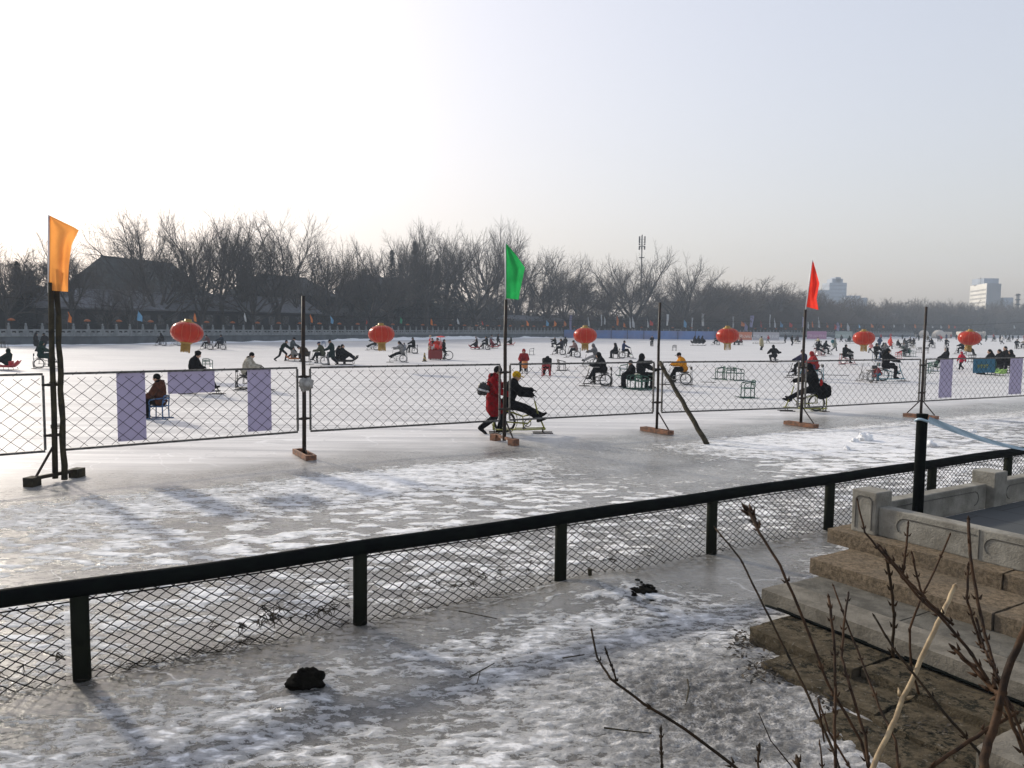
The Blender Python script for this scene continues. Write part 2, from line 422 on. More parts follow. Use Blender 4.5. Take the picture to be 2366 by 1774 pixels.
# dead water weed caught on the mesh and along its foot
weed_m = mat('dead_weed', (.014, .012, .009), .9, .5, 20, c2=(.05, .038, .02))
mb = MB()
def strand(p, L, n=4, r=.003, dn=.8):
    pts = [V(p)]; d = V((rng.uniform(-1, 1), rng.uniform(-.3, .3), rng.uniform(-1, .3)*dn)).normalized()
    for _ in range(n):
        d = (d+V((rng.uniform(-.6, .6), rng.uniform(-.3, .3), rng.uniform(-.6, .4)))).normalized()
        q_ = pts[-1]+d*(L/n); q_.z = max(q_.z, .004); pts.append(q_)
    mb.tube(pts, [r*(1-.15*k) for k in range(len(pts))], 4, cap=False)
def weed_patch(s0, s1, z0, z1, cnt, L):
    for _ in range(cnt):
        s = rng.uniform(s0, s1); z = rng.uniform(z0, z1)
        p = R0+RD*s+RN*rng.uniform(-.02, .01)+V((0, 0, z))
        for _ in range(rng.randint(2, 6)): strand(p, rng.uniform(.3, 1)*L, 3, rng.uniform(.003, .006))
weed_patch(.9, 2.05, .16, .26, 26, .09); weed_patch(1.3, 1.6, .16, .33, 8, .14); weed_patch(2.5, 4.1, .17, .32, 24, .07)
weed_patch(-.9, -.1, .14, .24, 9, .08); weed_patch(4.6, 5.8, .1, .25, 12, .05)
for _ in range(330):
    s = rng.choice([rng.uniform(-1.5, 4), rng.uniform(.2, 1.4), rng.uniform(-.5, 9)]); strand(R0+RD*s+RN*rng.uniform(-.14, .1)+V((0, 0, rng.uniform(.005, .05))), rng.uniform(.05, .22), 3, rng.uniform(.001, .003), .3)
wd = mb.build('dead_water_weed', weed_m); tag(wd, 'dark dead weed strands tangled in the mesh of the near railing', 'weed', kind='stuff')

# ================================================================ stone steps and the low parapet
stone_brown, t, b = nodes('chiselled_brown_stone'); tc = N(t, 'ShaderNodeTexCoord'); P_ = tc.outputs['Object']
_c = mixc(t, smooth_n(t, noise_n(t, P_, 26, 8, .75), .36, .64), (.085, .066, .044), (.215, .168, .115))
_c = mixc(t, math_n(t, 'MULTIPLY', smooth_n(t, noise_n(t, P_, 2.4, 4, .6), .42, .68), .45), _c, (.105, .092, .072))
_c = mixc(t, math_n(t, 'MULTIPLY', smooth_n(t, noise_n(t, P_, 60, 3, .7), .62, .68), .7), _c, (.03, .025, .018))
t.links.new(_c, b.inputs['Base Color']); b.inputs['Roughness'].default_value = .95; b.inputs['Specular IOR Level'].default_value = .12
bump(t, b, math_n(t, 'ADD', noise_n(t, P_, 24, 7, .75), math_n(t, 'MULTIPLY', noise_n(t, P_, 90, 3, .7), .35)), .9, .022)
stone_pale = mat('pale_concrete', (.185, .17, .14), .9, .25, 6, c2=(.115, .105, .085), bmp=.6, bscale=35, detail=9, spec=.2)
stone_pale2 = mat('worn_grey_slab', (.125, .118, .10), .9, .25, 7, c2=(.07, .066, .055), bmp=.6, bscale=35, detail=9, spec=.2)
stone_mossy, t, b = nodes('mossy_rough_concrete'); tc = N(t, 'ShaderNodeTexCoord'); P_ = tc.outputs['Object']
_big = smooth_n(t, noise_n(t, P_, 2.2, 4, .6, .4), .40, .58); _fine = smooth_n(t, noise_n(t, P_, 17, 7, .75), .49, .55)
_c = mixc(t, smooth_n(t, noise_n(t, P_, 9, 9, .7), .3, .7), (.055, .045, .029), (.135, .11, .073))
_c = mixc(t, math_n(t, 'MULTIPLY', _fine, math_n(t, 'ADD', math_n(t, 'MULTIPLY', _big, .9), .12)), _c, (.018, .018, .012))
_c = mixc(t, math_n(t, 'MULTIPLY', smooth_n(t, noise_n(t, P_, 21, 5, .7), .60, .66), .5), _c, (.26, .245, .21))
t.links.new(_c, b.inputs['Base Color']); b.inputs['Roughness'].default_value = .97; b.inputs['Specular IOR Level'].default_value = .1
bump(t, b, math_n(t, 'ADD', noise_n(t, P_, 14, 8, .72), math_n(t, 'MULTIPLY', noise_n(t, P_, 60, 4, .7), .4)), 1.0, .06)
parapet_m = mat('parapet_stone', (.27, .26, .225), .85, .2, 4, c2=(.17, .16, .135), bmp=.5, bscale=40, detail=9, spec=.2)
def rough_block(u0, u1, w0, w1, z0, z1, amp=.012, step=.05, batter=0.0, seed=0, rnd=.02):
    """a stone block in step coordinates, subdivided and worn"""
    mb = MB(); nu_, nw_, nz_ = max(2, int((u1-u0)/step)), max(2, int((w1-w0)/step)), max(2, int((z1-z0)/.035))
    sd = V((seed*3.1, seed*1.7, seed*.9))
    def pt(a, b, c):
        u = u0+(u1-u0)*a; w_ = w0+(w1-w0)*b; z = z0+(z1-z0)*c
        if batter:
            kb = batter*min(1, .16+.9*max(0, (u-u0))); w_ = w_-kb*(1-c)*(1-b); z = z-.05*(1-b)*c*min(1, (u-u0))
        e = 0
        ed = [min(a*(u1-u0), 1), min(b*(w1-w0), 1), min((1-c)*(z1-z0), 1)]
        ed2 = sorted(ed)
        if ed2[1] < rnd: e = rnd-ed2[1]
        p = uw(u, w_, z)
        nv = noise.noise_vector(p*5+sd)*.6+noise.noise_vector(p*17+sd)*.4
        p = p+nv*amp
        if e > 0: p = p+(uw(1, 0)*(.5 if a*(u1-u0) < rnd else 0)+uw(0, 1)*(.5 if b*(w1-w0) < rnd else 0)-V((0, 0, .5 if (1-c)*(z1-z0) < rnd else 0)))*e*.7
        return p
    def face(fn, n1, n2):
        mb.grid([[fn(j/n1, i/n2) for j in range(n1+1)] for i in range(n2+1)])
    face(lambda s, r: pt(s, r, 1), nu_, nw_)               # top
    face(lambda s, r: pt(s, 0, r), nu_, nz_)               # front (-w)
    face(lambda s, r: pt(1-s, 1, r), nu_, nz_)
    face(lambda s, r: pt(0, 1-s, r), nw_, nz_)             # end (-u)
    face(lambda s, r: pt(1, s, r), nw_, nz_)
    return mb
st = empty('stone_steps'); tag(st, 'worn brown stone steps climbing from the ice to the terrace at right', 'steps')
def blk(*a, m=stone_brown, name='step', par=None, **k):
    o = rough_block(*a, **k).build(name, m, par or st, True); auto_smooth(o, 50); return o
blk(-5.07, -3.35, 7.0, 8.4, .435, .585, seed=1, amp=.006, rnd=.012); blk(-3.34, -1.6, 7.01, 8.4, .435, .583, seed=11, amp=.006, rnd=.012); blk(-1.59, 1, 7.0, 8.4, .435, .584, seed=21, amp=.006, rnd=.012)
blk(-4.79, -3.1, 6.36, 7.2, .29, .437, seed=2, amp=.007, rnd=.012); blk(-3.09, -1.5, 6.375, 7.2, .29, .434, seed=12, amp=.007, rnd=.012); blk(-1.49, 1, 6.36, 7.2, .29, .436, seed=22, amp=.007, rnd=.012)
blk(-4.70, -2.0, 5.58, 5.93, .15, .292, seed=3, m=stone_pale, amp=.004, rnd=.01); blk(-1.99, 1, 5.59, 5.93, .15, .29, seed=13, m=stone_pale, amp=.004, rnd=.01); blk(-4.68, -3.6, 5.938, 6.6, .15, .289, seed=33, m=stone_pale2, amp=.004, rnd=.008); blk(-3.59, -2.2, 5.938, 6.6, .15, .291, seed=34, m=stone_pale2, amp=.004, rnd=.008); blk(-2.19, 1, 5.938, 6.6, .15, .288, seed=35, m=stone_pale2, amp=.004, rnd=.008)
for k_, (u0_, u1_, w0_) in enumerate(((-4.39, -3.42, 5.07), (-3.41, -2.35, 5.16), (-2.34, -1.2, 5.13), (-1.19, 1, 5.16))):
    blk(u0_, u1_, w0_, 5.80, -.06, .146-.004*(k_ % 2), seed=40+k_, m=stone_mossy, amp=.012, step=.035, rnd=.016)
for k_, (u0_, u1_, w0_) in enumerate(((-3.98, -3.02, 4.74), (-3.01, -2.05, 4.70), (-2.04, 1, 4.76))):
    blk(u0_, u1_, w0_, 5.35, -.06, .072-.006*(k_ % 2), seed=50+k_, m=stone_mossy, amp=.014, step=.035, rnd=.016)
blk(-5.1, -3, 7.4, 8.4, .0, .43, seed=7); blk(-3.26, -2.35, 4.33, 4.69, -.05, .034, seed=5, m=stone_mossy, amp=.018, rnd=.04)
# black cable tucked in the joint
mb = MB()
for o_ in (0, .022, -.02):
    mb.tube([uw(-4.62+k*.2, 5.572+o_*.8+.006*math.sin(k*2.1+o_*90), .157+abs(o_)*.5+.004*math.sin(k+o_*60)) for k in range(18)], .011, 6)
tag(mb.build('cable', black_paint, None, True), 'black cables lying in the joint between two stone steps', 'cable')
sb = rough_block(-2.27, -1.2, 4.55, 5.3, -.02, .27, seed=9, amp=.008).build('stone_block', stone_pale, None, True); auto_smooth(sb, 50)
tag(sb, 'pale stone block at the foot of the steps behind the bare shrub', 'stone block')

pw = empty('stone_parapet'); tag(pw, 'low pale carved stone parapet with square posts around the terrace', 'parapet wall')
def pbox(u0, u1, w0, w1, z0, z1, name, m=parapet_m, amp=.004, bev=.012):
    mb = MB(); c = uw((u0+u1)/2, (w0+w1)/2, (z0+z1)/2)
    mb.box(c, (u1-u0, w1-w0, z1-z0), Matrix((ED, RD, V((0, 0, 1)))).transposed())
    o = mb.build(name, m, pw); bv = o.modifiers.new('bevel', 'BEVEL'); bv.width = bev; bv.segments = 2; return o
PU, PW = -4.9, 7.15
pbox(PU, PU+.27, PW, PW+.27, .583, 1.02, 'post')
pbox(PU+.27, -.4, PW+.045, PW+.20, .583, .875, 'wall_panel')
for k in (1, 2, 3):
    w1 = PW+.27+(2.0+.27)*k-.27
    pbox(PU+.03, PU+.18, w1-2.0, w1, .583, .875, 'wall_panel')
    pbox(PU, PU+.27, w1, w1+.27, .583, 1.02, 'post')
groove = mat('carved_groove', (.10, .095, .08), .9, .3, 9)
def groove_line(pts, closed=False):
    mb = MB(); mb.tube(pts, .0055, 5, closed=closed); return mb.build('carving', groove, pw)
# rounded carved frames on the parapet front
def carve_front(uc, half, zc=.73):
    pts = []
    for k in range(9):
        a = math.pi/2+math.pi*.85*k/8; pts.append(uw(uc-half+.09*math.cos(a), PW+.042, zc+.085*math.sin(a)))
    pts = [uw(uc+half, PW+.042, zc+.085)]+pts[:-1]
    groove_line(pts)
carve_front(PU+.27+.62, .33); carve_front(PU+.27+1.62, .5); carve_front(PU+.27+3.0, .5)
groove_line([uw(PU+.27+.98, PW+.042, .6), uw(PU+.27+.98, PW+.042, .87)])
gp = [uw(PU+a, PW-.002, z) for a, z in ((.045, .63), (.045, .93), (.08, .965), (.19, .965), (.225, .93), (.225, .63))]
groove_line(gp)
for k in (1, 2):
    w1 = PW+.27+(2.0+.27)*(k-1)
    pts = [uw(PU+.182, w1+.25+.08*math.cos(a), .73+.08*math.sin(a)) for a in [math.pi/2+math.pi*j/6 for j in range(7)]]
    pts = [uw(PU+.182, w1+1.72, .81)]+pts
    groove_line(pts)
    groove_line([uw(PU+.182, w1+1.74+.08*math.cos(a), .73+.08*math.sin(a)) for a in [math.pi/2-math.pi*j/6 for j in range(7)]])
# terrace floor with slab joints
m, t, b = nodes('terrace_paving'); tc = N(t, 'ShaderNodeTexCoord')
br = N(t, 'ShaderNodeTexBrick'); br.inputs['Scale'].default_value = 1.0
br.inputs['Color1'].default_value = (.038, .043, .045, 1); br.inputs['Color2'].default_value = (.032, .036, .038, 1); br.inputs['Mortar'].default_value = (.014, .014, .014, 1)
br.inputs['Brick Width'].default_value = 1.0; br.inputs['Row Height'].default_value = .5; br.inputs['Mortar Size'].default_value = .012
t.links.new(tc.outputs['Object'], br.inputs[0]); t.links.new(br.outputs[0], b.inputs['Base Color']); b.inputs['Roughness'].default_value = .8
mb = MB(); mb.box((0, 0, 0), (4.3, 7.0, .04))
tf = mb.build('terrace_paving', m); tf.rotation_euler = (0, 0, math.atan2(ED.y, ED.x)); tf.location = uw(PU+.2+2.2, PW+.2+3.45, .60); tag(tf, kind='structure')
# black pole on the terrace with a strip of plastic tape
pb = at(2116, 1178, 8.0); ptop = at(2127, 957, 8.0)
pl = empty('metal_pole', (pb.x+.02, 8.0, .62)); tag(pl, 'short black metal pole on the terrace with pale blue tape tied on', 'pole')
mb = MB(); mb.tube([(0, 0, 0), (0, 0, ptop.z-.62)], .053, 16); mb.build('pole_shaft', black_paint, pl, True)
mb = MB(); mb.lathe([(.054, ptop.z-.645), (.056, ptop.z-.64), (.056, ptop.z-.615), (.03, ptop.z-.612)], n=16); mb.build('pole_cap', black_paint, pl, True)
tape_m, t, b = nodes('blue_tape'); tc = N(t, 'ShaderNodeTexCoord')
wv = N(t, 'ShaderNodeTexWave'); wv.bands_direction = 'Y'; wv.inputs['Scale'].default_value = 2.6; t.links.new(tc.outputs['UV'], wv.inputs[0])
t.links.new(mixc(t, smooth_n(t, wv.outputs['Fac'], .3, .6), (.10, .28, .42), (.50, .58, .62)), b.inputs['Base Color']); b.inputs['Roughness'].default_value = .35
A = V((pl.location.x+.055, 7.97, 1.74)); B = at(2420, 1046, 8.9)
rows = []
for k in range(31):
    f = k/30; p = A.lerp(B, f)-V((0, 0, .05*math.sin(math.pi*f)))
    wdt = .036*(1-.75*f**1.5)
    tw = .5*math.sin(f*2.2)
    rows.append([p+V((0, .6*wdt*s*math.sin(tw), wdt*s*math.cos(tw)))+V((0, .006*math.sin(k*.9+s*3), 0)) for s in (-1, -.5, 0, .5, 1)])
mb = MB(); mb.grid(rows); mb.tube([V((pl.location.x, 8.0, 1.735))+V((.06*math.cos(a), .06*math.sin(a), .012*math.sin(a*2))) for a in [2*math.pi*k/12 for k in range(12)]], .014, 6, closed=True)
tp = mb.build('plastic_tape', tape_m, None, True)
uvl = tp.data.uv_layers.new(name='uv')
for lp in tp.data.loops:
    vi = lp.vertex_index; uvl.data[lp.index].uv = ((vi//5)*.2, (vi % 5)/4.0)
tag(tp, 'strip of pale blue plastic tape stretched from the black pole', 'tape')

# ================================================================ small things on the near ice
def lump_mesh(r, seed, flat=.7, amp=.35, nu=22, nv=14):
    mb = MB(); mb.ell((0, 0, 0), 1, nu, nv)
    sd = V((seed*7.3, seed*2.1, 1)); out = []
    for p in mb.v:
        p = V(p); k = 1+amp*(noise.noise(p*1.6+sd)+.5*noise.noise(p*4+sd)+.3*noise.noise(p*9+sd))
        out.append((p.x*r*k, p.y*r*k*.85, p.z*r*k*flat))
    mb.v = out; return mb
mud = mat('wet_dark_mud', (.008, .007, .005), .9, .5, 14, bmp=1.0, bscale=40, spec=.04)
o = lump_mesh(.125, 2, .62, .45, 34, 22).build('mud_clump', mud, None, True); g = gnd(708, 1597); o.location = (g.x, g.y, .075)
tag(o, 'dark clump of frozen mud sticking out of the grey ice', 'mud clump')
mb = lump_mesh(.11, 31, .35, .5, 24, 16); _g = gnd(1474, 1386); mb.v = [(p[0]*1.3+_g.x, p[1]+_g.y, p[2]+.085) for p in mb.v]
for _ in range(90):
    g = gnd(rng.gauss(1478, 16), rng.gauss(1385, 8)); mb.ell((g.x, g.y, .095+rng.uniform(-.02, .02)), (rng.uniform(.01, .035), rng.uniform(.01, .03), rng.uniform(.006, .02)), 6, 4)
tag(mb.build('mud_debris', mud, None), 'heap of dark muddy debris showing through the broken ice mound', 'debris')
g = gnd(1362, 1347); mb = MB(); mb.tube([(g.x, g.y, -.02), (g.x+.004, g.y, .08), (g.x, g.y, .15)], [.022, .02, .023], 8); tag(mb.build('broken_stake', dark_wood), 'short dark broken stake standing in the ice by the railing', 'stake')
snow_m = mat('packed_snow', (.85, .86, .87), .9, .06, 12, bmp=.6, bscale=30)
for k, (px, py, r, lab) in enumerate([(1998, 1018, .26, 'largest lump of packed snow on the ice left of the black pole'), (1958, 1040, .12, 'small low lump of snow on the snowy ice below the largest lump'),
                                      (2150, 1030, .17, 'lump of packed snow on the ice just right of the black pole'), (2247, 1000, .13, 'pointed lump of snow on the ice beneath the blue tape'), (1975, 1022, .15, 'lump of snow leaning on the left side of the largest lump')]):
    o = lump_mesh(r*.62, k+3, .8, .6, 30, 20).build('snow_lump', snow_m, None, True); g = gnd(px, py); o.location = (g.x, g.y, r*.2); o.rotation_euler.z = k
    tag(o, lab, 'snow lump', 'lumps of snow on the ice outside the fence')
# litter of twigs and dead leaves near the lowest step
leaf_m = mat('dead_leaves', (.06, .045, .028), .9, .5, 30, c2=(.02, .018, .014))
mb = MB()
for (px, py, sx, sy, cnt) in ((1712, 1497, 22, 16, 90), (1770, 1560, 30, 16, 120), (1915, 1630, 22, 10, 60), (2170, 1700, 40, 14, 60)):
    for _ in range(cnt):
        g = gnd(rng.gauss(px, sx), rng.gauss(py, sy)); z = .03+rng.uniform(0, .05)
        a = rng.uniform(0, 6.28); r = rng.uniform(.008, .022); n_ = V((rng.uniform(-.6, .6), rng.uniform(-.6, .6), 1)).normalized(); e1 = n_.orthogonal().normalized(); e2 = n_.cross(e1)
        c = V((g.x, g.y, z)); d1 = e1*math.cos(a)+e2*math.sin(a); d2 = n_.cross(d1)
        mb._add([c-d1*r*1.6, c-d2*r*.7, c+d1*r*1.6, c+d2*r*.7+n_*r*.3], [(0, 1, 2, 3)])
for _ in range(60):
    px, py = rng.choice([(1770, 1560), (1712, 1497), (2170, 1700)]); g = gnd(rng.gauss(px, 35), rng.gauss(py, 14)); strand((g.x, g.y, rng.uniform(.03, .09)), rng.uniform(.08, .3), 3, .0022, .2)
tag(mb.build('leaf_litter', leaf_m), 'dead leaves and broken twigs piled at the edge of the steps', 'leaf litter', kind='stuff')
# single fallen twigs lying on the ice
for k, (pp, lab) in enumerate([([(1085, 1575), (1110, 1560), (1142, 1542)], 'thin forked twig lying on grey ice right of the mud clump'), ([(1300, 1530), (1350, 1522)], 'short brown twig lying on the ice before the shrub tip'),
                               ([(1588, 1580), (1592, 1600), (1584, 1640)], 'curved twig on the crusted snow by the steps'), ([(1395, 1693), (1450, 1700), (1505, 1706)], 'long straight twig lying on the crusted snow'),
                               ([(1060, 1420), (1100, 1428), (1148, 1438)], 'thin bent twig on the ice near the second railing post')]):
    mb = MB(); pts = [gnd(*p)+V((0, 0, .035)) for p in pp]; mb.tube(pts, [.006-.001*i for i in range(len(pts))], 5)
    if k == 0: mb.tube([pts[1], gnd(1102, 1588)+V((0, 0, .03))], .004, 5)
    tag(mb.build('fallen_twig', dark_wood), lab, 'twig', 'twigs fallen on the near ice')

# ================================================================ bare shrub close to the camera
twig_red = mat('red_brown_bark', (.062, .034, .018), .7, .4, 18, c2=(.02, .013, .009), bmp=.3, bscale=60, spec=.12)
twig_dark = mat('dark_bark', (.016, .013, .009), .75, .4, 18, c2=(.035, .022, .012), bmp=.3, bscale=60, spec=.12)
twig_pale = mat('pale_cut_stem', (.33, .25, .14), .6, .25, 15, c2=(.2, .14, .07))
sh_base = V((1.0, 1.75, .62))
sh = empty('bare_shrub', sh_base); tag(sh, 'leafless shrub with red brown budded twigs in front of the stone steps', 'shrub')
def twig(pp, d0, d1, w0, w1, m, buds=0, root=True):
    """pp in picture pixels from tip to foot, laid out between depths d0 and d1"""
    n = len(pp); pts = [at(p[0]*1.0696, p[1]*1.0696, d0+(d1-d0)*i/max(1, n-1)) for i, p in enumerate(pp)]
    rs = [(w0+(w1-w0)*i/max(1, n-1))*.37*1.0696*pts[i].y/F for i in range(n)]
    # smooth the path a little
    P2, R2 = [], []
    for i in range(n-1):
        for k in range(4):
            f = k/4; q_ = pts[i].lerp(pts[i+1], f)
            if k: q_ = q_+V((rng.uniform(-1, 1), rng.uniform(-1, 1), rng.uniform(-1, 1)))*rs[i]*.35
            P2.append(q_); R2.append(rs[i]+(rs[i+1]-rs[i])*f)
    P2.append(pts[-1]); R2.append(rs[-1])
    if root:
        last = P2[-1]; g = sh_base+V(((last.x-sh_base.x)*.35, (last.y-sh_base.y)*.35, 0))
        P2 += [last.lerp(g, .5)+V((0, 0, .05)), g]; R2 += [R2[-1]*1.1, R2[-1]*1.25]
    mb = MB(); mb.tube([p-sh_base for p in P2], R2, 8)
    tot = len(P2)-(2 if root else 0)
    for k in range(buds):
        f = (k+.5)/buds; i = min(tot-2, int(f*(tot-1))); p = P2[i].lerp(P2[i+1], rng.random()); r = max(R2[i], .0016)
        d = (P2[i]-P2[i+1]).normalized(); sd = d.orthogonal().normalized()
        sd = Quaternion(d, k*1.57+rng.uniform(-.4, .4)) @ sd
        for s_ in (sd, -sd):
            q_ = p+s_*r*1.3
            mb.tube([q_-sh_base, q_+(s_*.5+d)*r*1.4-sh_base, q_+(s_*.75+d*1.4)*r*2.5-sh_base], [r*.75, r*.7, r*.12], 6)
    tipd = (P2[0]-P2[1]).normalized(); mb.tube([P2[0]-sh_base, P2[0]+tipd*R2[0]*3-sh_base], [R2[0]*1.25, R2[0]*.3], 6)
    mb.build('branch', m, sh, True)
twig([(1278, 1362), (1290, 1420), (1318, 1465), (1390, 1520), (1480, 1575), (1580, 1650), (1640, 1700)], 2.1, 1.75, 6, 11, twig_dark, 3)
twig([(1308, 1402), (1322, 1440), (1332, 1472)], 2.05, 2.02, 5, 6, twig_dark, 4, False)
twig([(1545, 1140), (1600, 1208), (1650, 1310), (1700, 1410), (1745, 1500), (1795, 1610), (1830, 1700)], 2.6, 2.0, 5, 9, twig_dark, 3)
twig([(1614, 1100), (1640, 1150), (1685, 1220), (1740, 1350), (1790, 1480), (1860, 1600), (1890, 1700)], 2.5, 2.0, 8, 9, twig_red, 4)
twig([(1612, 1098), (1625, 1118), (1642, 1140)], 2.5, 2.49, 14, 9, twig_red, 4, False)
twig([(1790, 1290), (1802, 1390), (1805, 1490), (1803, 1590), (1806, 1700)], 2.3, 2.0, 8, 10, twig_red, 10)
twig([(1800, 1265), (1835, 1360), (1870, 1450), (1900, 1530), (1935, 1600), (1945, 1700)], 2.4, 1.95, 5, 9, twig_red, 5)
twig([(1833, 1282), (1824, 1340), (1818, 1420), (1835, 1480), (1870, 1590), (1880, 1700)], 2.35, 2.0, 6, 10, twig_red, 7)
twig([(1780, 1600), (1768, 1510), (1790, 1580), (1860, 1700)], 2.1, 1.95, 5, 7, twig_red, 3)
twig([(1915, 1200), (1925, 1270), (1932, 1330), (1928, 1400), (1930, 1420)], 2.3, 2.25, 9, 9, twig_dark, 9, False)
twig([(1888, 1330), (1930, 1400), (1985, 1470), (2040, 1540), (2115, 1625), (2140, 1700)], 2.3, 1.95, 6, 10, twig_dark, 5)
twig([(1852, 1080), (1868, 1150), (1920, 1210), (1985, 1290), (2030, 1330), (2090, 1400), (2135, 1470)], 2.35, 2.05, 5, 11, twig_red, 10, False)
twig([(1900, 1180), (1950, 1240), (1995, 1290), (2060, 1350)], 2.3, 2.15, 9, 9, twig_red, 9, False)
twig([(2052, 1155), (2020, 1230), (1990, 1290), (1965, 1360), (1968, 1440), (1985, 1500)], 2.35, 2.2, 5, 8, twig_red, 4, False)
twig([(1962, 1130), (1958, 1180), (1950, 1240)], 2.3, 2.25, 6, 8, twig_red, 5, False)
twig([(1970, 1195), (1982, 1250), (1993, 1290)], 2.3, 2.27, 6, 7, twig_red, 4, False)
twig([(2092, 1122), (2096, 1200), (2112, 1300), (2130, 1380), (2150, 1450), (2172, 1500)], 2.4, 2.05, 9, 10, twig_red, 4, False)
twig([(2110, 1340), (2125, 1400), (2140, 1430), (2160, 1475)], 2.2, 2.05, 7, 10, twig_red, 10, False)
twig([(2092, 1220), (2088, 1290), (2105, 1350), (2120, 1400)], 2.3, 2.2, 7, 8, twig_red, 10, False)
twig([(2240, 1270), (2205, 1380), (2170, 1470), (2150, 1560), (2125, 1640), (2120, 1700)], 2.05, 1.85, 18, 29, twig_red, 1)
twig([(2060, 1400), (2110, 1450), (2145, 1490), (2165, 1500)], 2.15, 2.0, 12, 20, twig_red, 7, False)
twig([(2195, 1540), (2140, 1570), (2080, 1610), (2020, 1650), (1985, 1690)], 2.0, 1.95, 10, 12, twig_red, 2)
twig([(2166, 1500), (2185, 1560), (2210, 1620), (2240, 1690)], 2.0, 1.9, 12, 14, twig_red, 5)
twig([(2150, 1460), (2190, 1540), (2212, 1600), (2230, 1680)], 2.1, 1.95, 9, 11, twig_red, 8)
twig([(2062, 1268), (2035, 1330), (2000, 1400), (1960, 1490), (1925, 1570), (1885, 1660), (1870, 1700)], 2.5, 1.85, 13, 17, twig_pale, 1)
twig([(1428, 1572), (1428, 1610), (1430, 1670)], 2.0, 1.95, 6, 7, twig_dark, 5)
twig([(1640, 1612), (1638, 1640), (1638, 1680)], 2.0, 1.95, 9, 6, twig_dark, 3)
twig([(1722, 1640), (1726, 1660), (1732, 1700)], 2.0, 1.95, 12, 8, twig_dark, 4)
twig([(1640, 1542), (1665, 1600), (1710, 1655), (1730, 1700)], 2.2, 2.05, 3, 5, twig_dark, 0)
twig([(1770, 1600), (1775, 1640), (1780, 1700)], 2.0, 1.95, 4, 7, twig_red, 3)
twig([(2130, 1640), (2132, 1660), (2136, 1700)], 1.95, 1.9, 4, 6, twig_red, 1)
# bank under the photographer, below the picture
mb = MB(); rows = []
for j in range(25):
    yy = -14+j*.74
    rows.append([V((xx, yy, max(-.06, 1.15*max(0, min(1, (3.55-yy)/2.4))-.05)+(.04*noise.noise(V((xx*1.3, yy*1.3, 0))) if yy < 3.2 else 0))) for xx in np.linspace(-14, 14, 57)])
mb.grid(rows); tag(mb.build('bank', mat('bank_soil', (.16, .13, .09), .95, .4, 4, bmp=.8), None, True), kind='structure')
# ================================================================ wire fence round the rink
fp_px = [(128, 1112), (703, 1056), (1165, 1023), (1517, 1000), (1850, 985), (2127, 966)]
FP = [gnd(*p) for p in fp_px]
FP = [FP[0]-(FP[1]-FP[0])*1.0]+FP+[FP[5]+(FP[5]-FP[4])*1.3]
purple = translucent('purple_banner', (.45, .43, .56), .45, .05, .6)
teal = mat('teal_banner', (.015, .13, .22), .55, .12, 3)
pan_lab = ['fence panel left of the wooden stick post, cut by the left edge', 'fence panel with two tall and one wide purple banner', 'plain fence panel in front of the woman in red coat',
           'fence panel behind the green flag post, before the ice bike riders', 'fence panel behind the leaning wooden prop', 'fence panel between the red flag post and the black pole', 'fence panel at right with a teal banner']
panels = []
for i in range(7):
    a, b_ = FP[i], FP[i+1]; d = (b_-a).normalized(); L = (b_-a).length-.26; o0 = a+d*.13
    e = empty('chain_link_fence', (o0.x, o0.y, 0), math.atan2(d.y, d.x)); tag(e, 'chain link '+pan_lab[i], 'fence', 'chain link panels fencing the rink')
    z0, z1 = .52, 1.80; r = .0215
    mb = MB()
    for p, q_ in (((0, 0, z0), (L, 0, z0)), ((0, 0, z1), (L, 0, z1))): mb.bar(p, q_, .038, .038)
    for x in (0, L): mb.bar((x, 0, z0+.022), (x, 0, z1-.022), .037, .037, (1, 0, 0))
    fr = mb.build('frame', steel_grey, e)
    # chain link: wires weave as zigzags
    mb = MB(); dx, dz = .245, .215; k = -8
    hgt = z1-z0-.05
    while k*dx < L+dx:
        for sg in (1, -1):
            pts = []
            for j in range(int(hgt/(dz/2))+1):
                z = z0+.025+j*dz/2; s = k*dx+(j*dx/2 if sg > 0 else (int(hgt/(dz/2))-j)*dx/2)
                if .0 <= s <= L: pts.append(V((s+rng.uniform(-.006, .006), .006*(1 if j % 2 else -1)*sg, z+rng.uniform(-.006, .006))))
            if len(pts) > 1: mb.tube(pts, .0042, 4, cap=False)
        k += 1
    for k in range(int(L/.35)):
        mb.tube([(.2+k*.35+.03*math.cos(a_), .026*math.sin(a_), z1+.027*math.cos(a_)*1.0) for a_ in [2*math.pi*j/6 for j in range(6)]], .004, 4, closed=True)
    mb.build('chain_link', wire_steel, e)
    panels.append((e, L, a, d))
def banner(i, px0, px1, z0, z1, m, lab, off=-.028):
    e, L, a, d = panels[i]
    def s_of(px):                              # where the pixel column meets the fence line
        k = (px-CX)/F*1.0
        return (k*(e.location.y)-e.location.x)/(d.x-k*d.y)
    s0, s1 = s_of(px0), s_of(px1); nrm = V((d.y, -d.x, 0))
    o_ = e.location+d*s0-nrm*off*-1
    b0 = empty('banner', (o_.x, o_.y, 0), e.rotation_euler.z); tag(b0, lab, 'banner', 'blank banners tied on the rink fence')
    W = s1-s0; mb = MB(); n1, n2 = 10, 14
    def P(x, z, th): return V((x, th+.006*math.sin(x*7+z*3)+.004*math.sin(z*9), z))
    for th in (-.0015, .0015): mb.grid([[P(W*j/n1, z0+(z1-z0)*k/n2, th) for j in range(n1+1)] for k in range(n2+1)])
    mb.build('sheet', m, b0, True)
    for x in (.03, W-.03):
        for z in (z0+.03, z1-.03): mb = MB(); mb.tube([(x+.014*math.cos(a_), -.004, z+.014*math.sin(a_)) for a_ in [2*math.pi*j/8 for j in range(8)]], .004, 4, closed=True); mb.build('eyelet', steel_grey, b0)
    return b0
